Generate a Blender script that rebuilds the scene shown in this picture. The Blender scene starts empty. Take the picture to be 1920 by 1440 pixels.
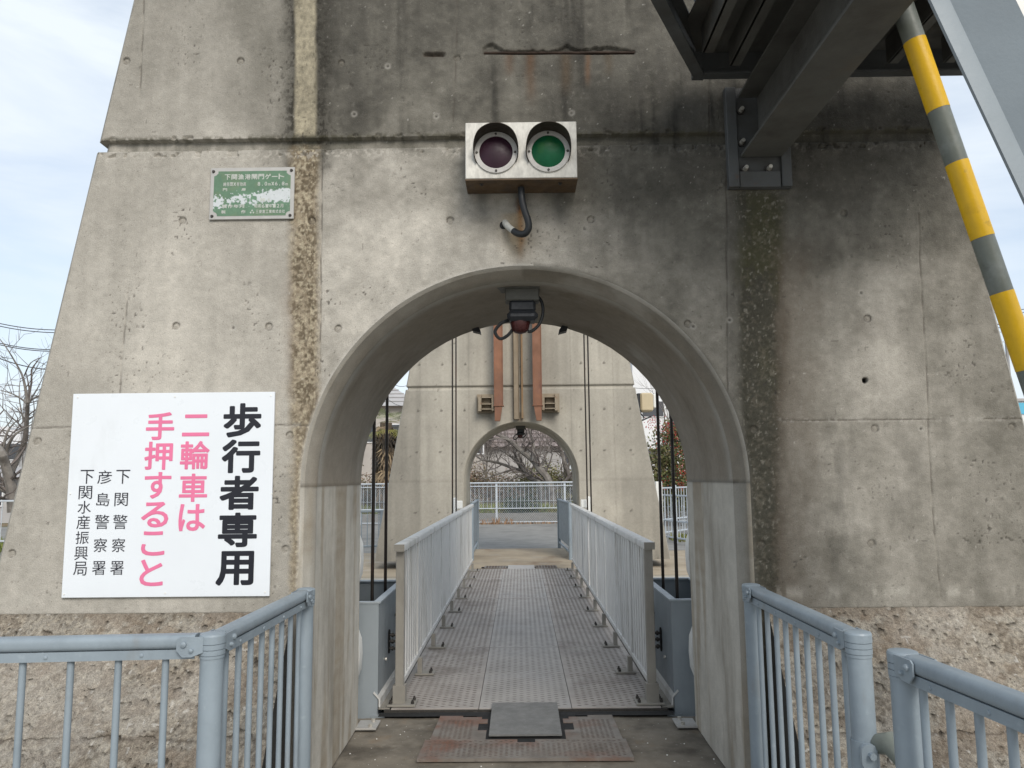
import bpy, bmesh, math, random
import numpy as np
from mathutils import Vector, Matrix

SC = bpy.context.scene
COL = SC.collection
rad = math.radians

# ------------------------------------------------------------------ camera
FPX = 1450.0
CAM = np.array([-0.022, 0.0, 1.55])
_psi, _th, _ro = rad(.53), rad(6.9), rad(.55)
FW = np.array([-math.sin(_psi)*math.cos(_th), math.cos(_psi)*math.cos(_th), math.sin(_th)])
_R0 = np.array([math.cos(_psi), math.sin(_psi), 0.])
_U0 = np.cross(_R0, FW)
RT = math.cos(_ro)*_R0 - math.sin(_ro)*_U0
UP = math.sin(_ro)*_R0 + math.cos(_ro)*_U0
cam = bpy.data.cameras.new('camera'); cam.sensor_width = 36; cam.lens = 36*FPX/1920
cam.clip_start = .05; cam.clip_end = 3000
camo = bpy.data.objects.new('camera', cam); COL.objects.link(camo)
camo.matrix_world = Matrix(((RT[0], UP[0], -FW[0], CAM[0]), (RT[1], UP[1], -FW[1], CAM[1]), (RT[2], UP[2], -FW[2], CAM[2]), (0, 0, 0, 1)))
SC.camera = camo

# ------------------------------------------------------------------ sky, sun, exposure
SUN_EL, SUN_AZ = rad(37), rad(20)          # azimuth: to the right of straight behind the camera
w = bpy.data.worlds.new('World'); SC.world = w; w.use_nodes = True
nt = w.node_tree; nt.nodes.clear()
def _n(t, **k):
    n = nt.nodes.new(t)
    for a, b in k.items(): setattr(n, a, b)
    return n
sky = _n('ShaderNodeTexSky', sky_type='NISHITA', sun_disc=False, sun_elevation=SUN_EL, sun_rotation=math.pi - SUN_AZ)
sky.air_density = 1.0; sky.dust_density = 2.0
bg1 = _n('ShaderNodeBackground'); bg1.inputs[1].default_value = .10
bg2 = _n('ShaderNodeBackground'); bg2.inputs[0].default_value = (.85, .925, 1.0, 1); bg2.inputs[1].default_value = .555
tc = _n('ShaderNodeTexCoord')
mp = _n('ShaderNodeMapping'); mp.inputs['Scale'].default_value = (1.0, 1.0, 3.6); mp.inputs['Rotation'].default_value = (.1, .25, .3)
nz = _n('ShaderNodeTexNoise'); nz.inputs['Scale'].default_value = 2.3; nz.inputs['Detail'].default_value = 6; nz.inputs['Roughness'].default_value = .55; nz.inputs['Distortion'].default_value = .35
mr = _n('ShaderNodeMapRange'); mr.inputs[1].default_value = .36; mr.inputs[2].default_value = .66; mr.inputs[3].default_value = .50; mr.inputs[4].default_value = 1.0
mix = _n('ShaderNodeMixShader'); out = _n('ShaderNodeOutputWorld')
L = nt.links.new
L(tc.outputs['Generated'], mp.inputs[0]); L(mp.outputs[0], nz.inputs['Vector']); L(nz.outputs[0], mr.inputs[0])
L(mr.outputs[0], mix.inputs[0]); L(sky.outputs[0], bg1.inputs[0]); L(bg1.outputs[0], mix.inputs[1]); L(bg2.outputs[0], mix.inputs[2]); L(mix.outputs[0], out.inputs[0])
sl = bpy.data.lights.new('sun', 'SUN'); sl.energy = 1.3; sl.angle = rad(26); sl.color = (1, .95, .87)
so = bpy.data.objects.new('sun', sl); COL.objects.link(so)
so.rotation_euler = (math.pi/2 - SUN_EL, 0, SUN_AZ)     # lamp shines along its -Z, towards +Y and down
SC.view_settings.view_transform = 'Standard'; SC.view_settings.look = 'None'
SC.view_settings.exposure = .93; SC.view_settings.gamma = 1; SC.view_settings.use_curve_mapping = False

# ------------------------------------------------------------------ helpers: picture geometry -> places in the world
def P(u, v, d):
    D = FW + RT*(u-960)/FPX + UP*(720-v)/FPX
    return CAM + D*(d/D[1])
def G(u, v, z=0.):
    D = FW + RT*(u-960)/FPX + UP*(720-v)/FPX
    return CAM + D*((z-CAM[2])/D[2])
def proj(x, y, z):
    q = np.stack([x-CAM[0], y-CAM[1], z-CAM[2]], -1)
    s = q@FW
    return 960+FPX*(q@RT)/s, 720-FPX*(q@UP)/s

# ------------------------------------------------------------------ helpers: noise
def _hash(ix, iy, seed):
    h = (ix.astype(np.int64)*374761393 + iy.astype(np.int64)*668265263 + seed*974711) & 0xffffffff
    h = ((h ^ (h >> 13))*1274126177) & 0xffffffff
    h = ((h ^ (h >> 16))*2246822519) & 0xffffffff
    return ((h ^ (h >> 15)) & 0xffffff)/16777215.0
def vn(x, y, seed=0):
    ix, iy = np.floor(x), np.floor(y); fx, fy = x-ix, y-iy
    fx = fx*fx*(3-2*fx); fy = fy*fy*(3-2*fy)
    a, b = _hash(ix, iy, seed), _hash(ix+1, iy, seed); c, d = _hash(ix, iy+1, seed), _hash(ix+1, iy+1, seed)
    return (a*(1-fx)+b*fx)*(1-fy) + (c*(1-fx)+d*fx)*fy
def fbm(x, y, seed=0, o=4):
    s = 0; a = 1; t = 0
    for i in range(o):
        s = s + a*vn(x*2**i, y*2**i, seed+i*17); t += a; a *= .55
    return s/t
def sst(a, b, x):
    t = np.clip((x-a)/(b-a), 0, 1); return t*t*(3-2*t)
def lin(c):
    c = np.asarray(c, float)/255.
    return np.where(c <= .04045, c/12.92, ((c+.055)/1.055)**2.4)

# ------------------------------------------------------------------ helpers: materials
def M(name, col, rough=.6, metal=0., var=.12, vscale=6., dirt=None, bump=.05, bscale=60., attr=None, stretch=(1, 1, 1), spec=.4, speck=None, fine=None):
    m = bpy.data.materials.new(name); m.use_nodes = True
    t = m.node_tree; b = t.nodes['Principled BSDF']; N = t.nodes.new; K = t.links.new
    b.inputs['Roughness'].default_value = rough; b.inputs['Metallic'].default_value = metal
    b.inputs['Specular IOR Level'].default_value = spec
    g = N('ShaderNodeNewGeometry'); mp = N('ShaderNodeMapping'); mp.inputs['Scale'].default_value = stretch; K(g.outputs['Position'], mp.inputs[0])
    def noise(s, det=4, vec=None, r=.6):
        n = N('ShaderNodeTexNoise'); n.inputs['Scale'].default_value = s; n.inputs['Detail'].default_value = det; n.inputs['Roughness'].default_value = r
        K(vec or mp.outputs[0], n.inputs['Vector']); return n.outputs[0]
    def rng(x, a, bb, c, d):
        n = N('ShaderNodeMapRange'); n.inputs[1].default_value = a; n.inputs[2].default_value = bb; n.inputs[3].default_value = c; n.inputs[4].default_value = d
        K(x, n.inputs[0]); return n.outputs[0]
    def mixc(f, a, c, bt='MIX'):
        n = N('ShaderNodeMix'); n.data_type = 'RGBA'; n.blend_type = bt
        if isinstance(f, float): n.inputs[0].default_value = f
        else: K(f, n.inputs[0])
        for i, q in ((6, a), (7, c)):
            if isinstance(q, tuple): n.inputs[i].default_value = (*q[:3], 1)
            else: K(q, n.inputs[i])
        return n.outputs[2]
    if attr:
        a = N('ShaderNodeAttribute'); a.attribute_name = attr; c = a.outputs['Color']
    else:
        rgb = N('ShaderNodeRGB'); rgb.outputs[0].default_value = (*col, 1); c = rgb.outputs[0]
    v = rng(noise(vscale), .3, .7, 1-var, 1+var)
    cc = N('ShaderNodeCombineColor')
    for i in range(3): K(v, cc.inputs[i])
    c = mixc(1.0, c, cc.outputs[0], 'MULTIPLY')
    if fine:
        v2 = rng(noise(fine[0], 2), .3, .7, 1-fine[1], 1+fine[1]); c3 = N('ShaderNodeCombineColor')
        for i in range(3): K(v2, c3.inputs[i])
        c = mixc(1.0, c, c3.outputs[0], 'MULTIPLY')
    for d in (dirt if isinstance(dirt, list) else [dirt] if dirt else []):       # (colour, amount, scale, threshold, stretch)
        vec = None
        if len(d) > 4:
            m2 = N('ShaderNodeMapping'); m2.inputs['Scale'].default_value = d[4]; K(g.outputs['Position'], m2.inputs[0]); vec = m2.outputs[0]
        c = mixc(rng(noise(d[2], 5, vec), d[3], d[3]+.16, 0., d[1]), c, d[0])
    if speck:                                                                    # (colour, scale, threshold)
        c = mixc(rng(noise(speck[1], 1), speck[2], speck[2]+.06, 0., 1.), c, speck[0])
    K(c, b.inputs['Base Color'])
    if bump:
        bp = N('ShaderNodeBump'); bp.inputs['Strength'].default_value = bump; bp.inputs['Distance'].default_value = .01
        K(noise(bscale, 5), bp.inputs['Height']); K(bp.outputs[0], b.inputs['Normal'])
    K(rng(noise(vscale*2.3), .3, .7, max(0, rough-.12), min(1, rough+.12)), b.inputs['Roughness'])
    return m

# ------------------------------------------------------------------ helpers: meshes
def mesh_np(name, V, Fq, mat, parent=None, cols=None, smooth=True, attr='Col'):
    V = np.asarray(V, np.float32); Fq = np.asarray(Fq, np.int32)
    me = bpy.data.meshes.new(name); k = Fq.shape[1]; n = len(Fq)
    me.vertices.add(len(V)); me.vertices.foreach_set('co', V.ravel())
    me.loops.add(n*k); me.loops.foreach_set('vertex_index', Fq.ravel())
    me.polygons.add(n); me.polygons.foreach_set('loop_start', np.arange(0, n*k, k, dtype=np.int32))
    me.update(calc_edges=True)
    if smooth: me.polygons.foreach_set('use_smooth', np.ones(n, bool))
    if cols is not None:
        a = me.color_attributes.new(attr, 'FLOAT_COLOR', 'POINT')
        c = np.ones((len(V), 4), np.float32); c[:, :3] = cols; a.data.foreach_set('color', c.ravel())
    me.materials.append(mat)
    o = bpy.data.objects.new(name, me); COL.objects.link(o)
    if parent: o.parent = parent
    return o
def gridfaces(nr, nc, flip=False, off=0):
    i = np.arange(nr*nc).reshape(nr, nc)
    a, b, c, d = i[:-1, :-1].ravel(), i[:-1, 1:].ravel(), i[1:, 1:].ravel(), i[1:, :-1].ravel()
    return np.stack([a, d, c, b] if flip else [a, b, c, d], 1)+off

class MB:
    def __init__(s): s.v = []; s.f = []
    def add(s, vs, fs):
        o = len(s.v); s.v += [tuple(map(float, p)) for p in vs]; s.f += [tuple(i+o for i in q) for q in fs]; return s
    def box(s, c, d, R=None, b=0.):
        c = Vector(c); h = [x/2 for x in d]
        if b <= 0:
            vs = [Vector((sx*h[0], sy*h[1], sz*h[2])) for sz in (-1, 1) for sy in (-1, 1) for sx in (-1, 1)]
            fs = [(0, 2, 3, 1), (4, 5, 7, 6), (0, 1, 5, 4), (2, 6, 7, 3), (0, 4, 6, 2), (1, 3, 7, 5)]
        else:
            b = min(b, min(h)*.8); vs = []; ix = {}
            for sx in (-1, 1):
                for sy in (-1, 1):
                    for sz in (-1, 1):
                        S = (sx, sy, sz)
                        for a in range(3):
                            p = [S[i]*(h[i]-(0 if i == a else b)) for i in range(3)]
                            ix[S, a] = len(vs); vs.append(Vector(p))
            fs = []
            for a in range(3):
                o1, o2 = [i for i in range(3) if i != a]
                for sg in (-1, 1):
                    q = []
                    for (p1, p2) in ((-1, -1), (1, -1), (1, 1), (-1, 1)):
                        S = [0]*3; S[a] = sg; S[o1] = p1; S[o2] = p2; q.append(ix[tuple(S), a])
                    fs.append(tuple(q))
                for p1 in (-1, 1):
                    for p2 in (-1, 1):
                        S1 = [0]*3; S1[o1] = p1; S1[o2] = p2; A = list(S1); B = list(S1); A[a] = -1; B[a] = 1
                        fs.append((ix[tuple(A), o1], ix[tuple(B), o1], ix[tuple(B), o2], ix[tuple(A), o2]))
            for sx in (-1, 1):
                for sy in (-1, 1):
                    for sz in (-1, 1): fs.append(tuple(ix[(sx, sy, sz), a] for a in range(3)))
            nf = []                                          # orient outwards
            for q in fs:
                ce = sum((vs[i] for i in q), Vector())/len(q); n = (vs[q[1]]-vs[q[0]]).cross(vs[q[2]]-vs[q[0]])
                nf.append(q if n.dot(ce) >= 0 else q[::-1])
            fs = nf
        if R is not None: vs = [R @ p for p in vs]
        return s.add([p+c for p in vs], fs)
    def cyl(s, p0, p1, r, n=12, r1=None, caps=True):
        return s.tube([p0, p1], [r, r if r1 is None else r1], n, caps)
    def tube(s, pts, r, n=8, caps=True):
        pts = [Vector(p) for p in pts]; k = len(pts)
        if not isinstance(r, (list, tuple)): r = [r]*k
        vs = []; prev = None
        for i, p in enumerate(pts):
            t = (pts[min(i+1, k-1)]-pts[max(i-1, 0)])
            t = t.normalized() if t.length > 1e-9 else Vector((0, 0, 1))
            if prev is None:
                a = Vector((0, 0, 1)) if abs(t.z) < .9 else Vector((1, 0, 0)); x = t.cross(a).normalized()
            else:
                x = prev-t*prev.dot(t); x = x.normalized() if x.length > 1e-6 else prev
            prev = x; y = t.cross(x)
            for j in range(n):
                an = 2*math.pi*j/n; vs.append(p+(x*math.cos(an)+y*math.sin(an))*r[i])
        fs = [(i*n+j, i*n+(j+1) % n, (i+1)*n+(j+1) % n, (i+1)*n+j) for i in range(k-1) for j in range(n)]
        if caps: fs += [tuple(range(n))[::-1], tuple(range((k-1)*n, k*n))]
        return s.add(vs, fs)
    def prism(s, prof, p0, p1, ax, ay):                      # closed profile (a,b) in axes ax, ay swept p0 -> p1
        p0, p1, ax, ay = map(Vector, (p0, p1, ax, ay)); n = len(prof)
        ar = sum(prof[i][0]*prof[(i+1) % n][1]-prof[(i+1) % n][0]*prof[i][1] for i in range(n))
        if ar*ax.cross(ay).dot(p1-p0) < 0: prof = prof[::-1]
        vs = [q+ax*a+ay*b for q in (p0, p1) for a, b in prof]
        fs = [(i, (i+1) % n, n+(i+1) % n, n+i) for i in range(n)]+[tuple(range(n))[::-1], tuple(range(n, 2*n))]
        return s.add(vs, fs)
    def build(s, name, mat, parent=None, ang=35):
        me = bpy.data.meshes.new(name); me.from_pydata(s.v, [], s.f); me.update()
        me.polygons.foreach_set('use_smooth', np.ones(len(me.polygons), bool)); me.set_sharp_from_angle(angle=rad(ang))
        me.materials.append(mat)
        o = bpy.data.objects.new(name, me); COL.objects.link(o)
        if parent: o.parent = parent
        return o
def rrect(wd, ht, r, n=4):
    p = []
    for cx, cy, a0 in ((wd/2-r, ht/2-r, 0), (-wd/2+r, ht/2-r, 90), (-wd/2+r, -ht/2+r, 180), (wd/2-r, -ht/2+r, 270)):
        for i in range(n+1):
            a = rad(a0+90*i/n); p.append((cx+r*math.cos(a), cy+r*math.sin(a)))
    return p
def thing(name, label, cat, loc=(0, 0, 0), group=None):
    o = bpy.data.objects.new(name, None); COL.objects.link(o); o.location = loc; o.empty_display_size = .1
    return tag(o, label, cat, group)
def tag(o, label, cat, group=None, kind=None):
    if label: o['label'] = label
    if cat: o['category'] = cat
    if group: o['group'] = group
    if kind: o['kind'] = kind
    return o
def struct(o): o['kind'] = 'structure'; return o
def share(o, parent=None, loc=None, rot=None):
    c = o.copy(); COL.objects.link(c)
    if parent is not None: c.parent = parent
    if loc is not None: c.location = loc
    if rot is not None: c.rotation_euler = rot
    return c
_tc = bpy.data.curves.new('_text', 'FONT')
_to = bpy.data.objects.new('_text', _tc); COL.objects.link(_to)
def glyph(ch, bold=0., res=3):
    _tc.body = ch; _tc.offset = bold; _tc.resolution_u = res
    dg = bpy.context.evaluated_depsgraph_get(); dg.update()
    me = bpy.data.meshes.new_from_object(_to.evaluated_get(dg))
    v = np.array([p.co[:2] for p in me.vertices]) if len(me.vertices) else np.zeros((0, 2)); f = [tuple(p.vertices) for p in me.polygons]
    bpy.data.meshes.remove(me); return v, f
def put_glyph(mb, ch, x0, x1, z0, z1, y, bold=0., shear=0.):
    """glyph stretched into the box x0..x1, z0..z1 on the plane y, facing -Y"""
    v, f = glyph(ch)
    if not len(v): return
    lo, hi = v.min(0), v.max(0); sz = np.maximum(hi-lo, 1e-6)
    ex = bold*min(x1-x0, 2*(z1-z0)); x0, x1, z0, z1 = x0+ex, x1-ex, z0+min(ex, (z1-z0)*.3), z1-min(ex, (z1-z0)*.3)
    X = x0+(v[:, 0]-lo[0])/sz[0]*(x1-x0); Z = z0+(v[:, 1]-lo[1])/sz[1]*(z1-z0)
    for k in range(13 if bold else 1):                       # heavier strokes: the outline laid over itself, each layer a hair behind the last
        a = 2*math.pi*k/12; r = ex if k < 12 else 0
        sq = 1/max(abs(math.cos(a)), abs(math.sin(a)))
        mb.add([(p+r*math.cos(a)*sq, y+.00006*k, q+r*math.sin(a)*sq) for p, q in zip(X, Z)], f)
# ------------------------------------------------------------------ materials
M_wall = M('board_marked_concrete', None, .88, attr='Col', var=.07, vscale=26, fine=(240, .16), bump=.35, bscale=150, spec=.25, dirt=[((.12, .105, .085), .30, 70, .60), ((.50, .47, .41), .14, 38, .60)], speck=((.05, .045, .04), 170, .745))
M_base = M('rough_aggregate_concrete', None, .95, attr='Col', var=.16, vscale=45, fine=(190, .30), bump=.9, bscale=120, spec=.2, speck=((.06, .05, .04), 95, .70))
M_conc = M('old_concrete', (.30, .285, .25), .9, fine=(160, .12), var=.15, vscale=4, dirt=[((.12, .11, .09), .7, 1.4, .52, (1, 1, .35))], bump=.3, bscale=70, spec=.25)
M_lining = M('lining_concrete', None, .88, attr='Col', var=.08, vscale=14, fine=(200, .10), dirt=[((.15, .125, .09), .55, 3.0, .52, (1, 1, .2)), ((.46, .44, .40), .5, 2.2, .58, (1, 1, .25))], bump=.25, bscale=90, spec=.25)
M_floor = M('dirty_concrete_floor', (.18, .16, .13), .9, var=.2, vscale=5, dirt=[((.075, .065, .052), .85, 2.4, .48), ((.20, .12, .055), .55, 3.4, .58), ((.33, .30, .25), .5, 6, .6)], bump=.35, bscale=60, spec=.3, speck=((.55, .53, .5), 60, .74))
M_tanfloor = M('worn_tan_concrete', (.33, .275, .20), .9, var=.2, vscale=1.6, dirt=[((.17, .10, .055), .7, .9, .55, (1, .6, 1)), ((.38, .35, .30), .6, 1.4, .56)], bump=.3, bscale=40)
M_asph = M('old_asphalt', (.24, .235, .22), .95, spec=.12, var=.14, vscale=2.5, dirt=[((.16, .155, .145), .6, .5, .52)], bump=.4, bscale=50)
M_soil = M('dry_soil', (.20, .14, .085), .95, var=.3, vscale=2, dirt=[((.07, .085, .03), .8, .6, .5)], bump=.6, bscale=20)
M_rail = M('blue_grey_paint', (.235, .28, .315), .48, var=.08, vscale=7, dirt=[((.33, .38, .415), .5, 26, .6), ((.17, .205, .235), .6, 6, .55, (1, 1, .4)), ((.20, .19, .165), .40, 9, .60, (1, 1, .35)), ((.16, .085, .045), .55, 30, .70)], bump=.08, bscale=150, spec=.45)
M_alu = M('weathered_aluminium', (.62, .62, .605), .42, metal=.1, var=.06, vscale=5, dirt=[((.33, .315, .285), .6, 4, .53, (1, 1, .35)), ((.25, .20, .15), .5, 22, .68)], bump=.04, bscale=120)
M_alud = M('dirty_aluminium_post', (.29, .275, .245), .45, metal=.15, var=.1, vscale=6, dirt=[((.16, .15, .13), .6, 4, .55, (1, 1, .3))], bump=.05, bscale=120)
M_deck = M('worn_chequer_plate', (.36, .33, .305), .52, metal=.05, spec=.3, var=.14, vscale=3.5, dirt=[((.40, .385, .37), .55, 1.3, .55), ((.15, .125, .105), .65, 1.9, .53)], bump=.1, bscale=140)
M_deckc = M('polished_chequer_plate', (.375, .355, .335), .5, metal=.05, spec=.3, var=.12, vscale=3, dirt=[((.34, .34, .345), .55, 1.5, .52), ((.11, .10, .09), .5, 3, .6)], bump=.1, bscale=140)
M_rustpl = M('rusty_chequer_plate', (.175, .155, .135), .62, metal=.1, var=.2, vscale=6, dirt=[((.215, .205, .19), .8, 2.3, .47), ((.165, .072, .042), .85, 2.6, .50), ((.07, .055, .045), .5, 9, .58)], bump=.25, bscale=90)
M_flap = M('dark_steel_flap', (.165, .165, .16), .5, metal=.15, var=.15, vscale=10, dirt=[((.25, .25, .25), .45, 30, .58)], bump=.25, bscale=200)
M_dark = M('recess_shade_black', (.012, .012, .012), .8, var=.1, bump=0)  # near-black colour stands in for the shade inside holes and slots
M_bolt = M('dark_bolt_steel', (.07, .065, .06), .5, metal=.5, var=.2, vscale=30, bump=.1)
M_zinc = M('zinc_bolt', (.55, .53, .48), .4, metal=.6, var=.15, vscale=40, bump=.05)
M_box = M('blue_grey_steel', (.275, .31, .335), .5, var=.06, vscale=3, dirt=[((.17, .20, .225), .6, 2.2, .55, (1, 1, .4))], bump=.06, bscale=90)
M_stair = M('grey_steel_paint', (.235, .27, .295), .48, var=.07, vscale=4, dirt=[((.16, .16, .15), .5, 2.8, .56)], bump=.08, bscale=90)
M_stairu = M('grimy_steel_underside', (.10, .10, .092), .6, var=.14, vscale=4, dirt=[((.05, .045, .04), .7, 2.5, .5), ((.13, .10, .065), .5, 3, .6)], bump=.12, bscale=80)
M_wsheet = M('white_side_sheet', (.72, .70, .66), .5, var=.05)
M_yel = M('yellow_paint', (.70, .42, .010), .45, var=.08, vscale=9, dirt=[((.40, .22, .01), .5, 9, .60), ((.09, .075, .04), .6, 20, .66), ((.30, .19, .03), .5, 4, .58)], bump=.1, bscale=90)
M_pole = M('grey_green_pole_paint', (.15, .165, .145), .5, var=.12, vscale=8, dirt=[((.25, .27, .265), .6, 7, .54), ((.07, .07, .06), .5, 16, .62)], bump=.08, bscale=90)
M_sign = M('white_sign_enamel', (.70, .735, .77), .35, var=.02, vscale=3, dirt=[((.50, .52, .52), .35, 4, .60, (1, 1, .35)), ((.40, .38, .34), .4, 40, .72)], bump=.01, spec=.4)
M_black = M('black_lettering', (.012, .013, .02), .4, var=.05, bump=0)
M_pink = M('faded_pink_lettering', (.70, .17, .31), .4, var=.04, bump=0)
M_thin = M('thin_black_lettering', (.02, .02, .03), .4, var=.05, bump=0)
M_plq = M('plaque_alloy', (.40, .39, .37), .5, metal=.2, var=.06, vscale=30, bump=.05)
M_plqtxt = M('pale_raised_lettering', (.44, .46, .42), .6, var=.12, vscale=60, bump=0)
M_sig = M('bare_stainless_housing', (.54, .525, .48), .55, metal=.15, var=.17, vscale=46, stretch=(1, 1, .45), dirt=[((.30, .20, .11), .5, 9, .60, (1, 1, .5))], bump=.06, bscale=110)
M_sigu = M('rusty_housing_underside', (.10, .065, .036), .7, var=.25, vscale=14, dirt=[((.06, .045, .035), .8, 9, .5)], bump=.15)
M_visor = M('dark_visor', (.045, .037, .028), .6, metal=.3, var=.2, vscale=20, bump=.08)
M_lred = M('dull_red_lens', (.026, .008, .017), .4, var=.2, vscale=20, bump=.05, bscale=300, spec=.25)
M_lgrn = M('green_lens', (.004, .080, .032), .4, var=.2, vscale=16, dirt=[((.025, .10, .018), .6, 9, .52)], bump=.05, bscale=300, spec=.15)
M_hose = M('black_rubber_hose', (.013, .015, .017), .5, var=.15, bump=.05)
M_hosew = M('pale_hose_sleeve', (.40, .40, .37), .6, var=.2, vscale=30, bump=.1)
M_rust = M('rust_brown_steel', (.205, .098, .058), .7, metal=.05, var=.16, vscale=4, dirt=[((.30, .135, .075), .7, 2.2, .52, (1, 1, .4)), ((.13, .06, .05), .7, 3, .56, (1, 1, .5))], bump=.1)
M_cream = M('cream_bracket_paint', (.26, .215, .155), .65, var=.12, vscale=9, dirt=[((.20, .10, .05), .7, 6, .58)], bump=.08)
M_rod = M('black_greased_rod', (.018, .013, .01), .4, metal=.3, var=.3, vscale=4, dirt=[((.06, .025, .012), .7, 3, .55)], bump=.05)
M_white = M('white_plastic', (.74, .74, .71), .4, var=.05, vscale=6, bump=.03)
M_galv = M('galvanised_fence', (.46, .50, .54), .45, metal=.2, var=.07, vscale=5, bump=.03)
M_lamp = M('dark_lamp_body', (.022, .025, .03), .5, var=.2, vscale=20, bump=.08)
M_redd = M('dull_red_dome', (.055, .014, .014), .3, var=.2, vscale=20, bump=.03)
M_water = M('dark_green_water', (.03, .045, .04), .08, var=.1, vscale=1, bump=.2, bscale=6, spec=.5)

# ------------------------------------------------------------------ lock gate towers
RO, RI, ZS = 1.11, 1.06, 1.515
HALF = lambda z: 2.785-.1765*z
ZG0, ZG1 = 3.262, 3.322                    # horizontal groove
def edge(z):
    z = np.asarray(z, float); e = HALF(z)
    return np.where((z > ZG0) & (z < ZG1), e-.032, e)

def tower_face(parent, y0, cell, zlow, zfine, ztop, relief, paint, mat):
    lv = list(np.arange(0, zlow, .06))+[zlow]
    def seg(a, b):
        n = max(2, int(round((b-a)/cell))); return list(np.linspace(a, b, n+1)[1:])
    zA = 2.76; e = .0012
    lv += seg(zlow, ZS); ks = len(lv)-1
    lv += seg(ZS, zA); kA = len(lv)-1
    lv += seg(zA, ZG0-e)+[ZG0+e]+seg(ZG0+e, ZG1-e)+[ZG1+e]+seg(ZG1+e, zfine)
    if ztop > zfine: lv += list(np.arange(zfine+.12, ztop, .12))+[ztop]
    lv = np.array(lv)
    V, Fq, C = [], [], []; off = 0
    ns = int(1.5/cell)
    s = np.linspace(0, 1, ns)
    def push(X, Z):
        nonlocal off
        uv = proj(X, np.full_like(X, y0), Z)
        d = relief(X, Z, *uv); c = paint(X, Z, *uv)
        r, cc = X.shape
        V.append(np.stack([X, y0-d, Z], -1).reshape(-1, 3)); C.append(c.reshape(-1, 3)); Fq.append(gridfaces(r, cc, off=off)); off += r*cc
    E = edge(lv)[:, None]
    xi = np.where(lv < ZS, RO, RO)[:, None]
    Z = np.repeat(lv[:, None], ns, 1)
    push(-E*(1-s)-xi*s, Z)
    push(xi*(1-s)+E*s, Z)
    nphi = int(2.9/cell); ph = np.linspace(math.pi, 0, nphi)
    xa, za = RO*np.cos(ph), ZS+RO*np.sin(ph)
    l2 = lv[ks:]; g = (l2[:, None]-ZS)/(zA-ZS)
    Zm = np.where(l2[:, None] <= zA+1e-9, za[None]+(zA-za[None])*g, l2[:, None])
    push(np.repeat(xa[None], len(l2), 0), Zm)
    return mesh_np('front_face', np.concatenate(V), np.concatenate(Fq), mat, parent, np.concatenate(C))

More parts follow.
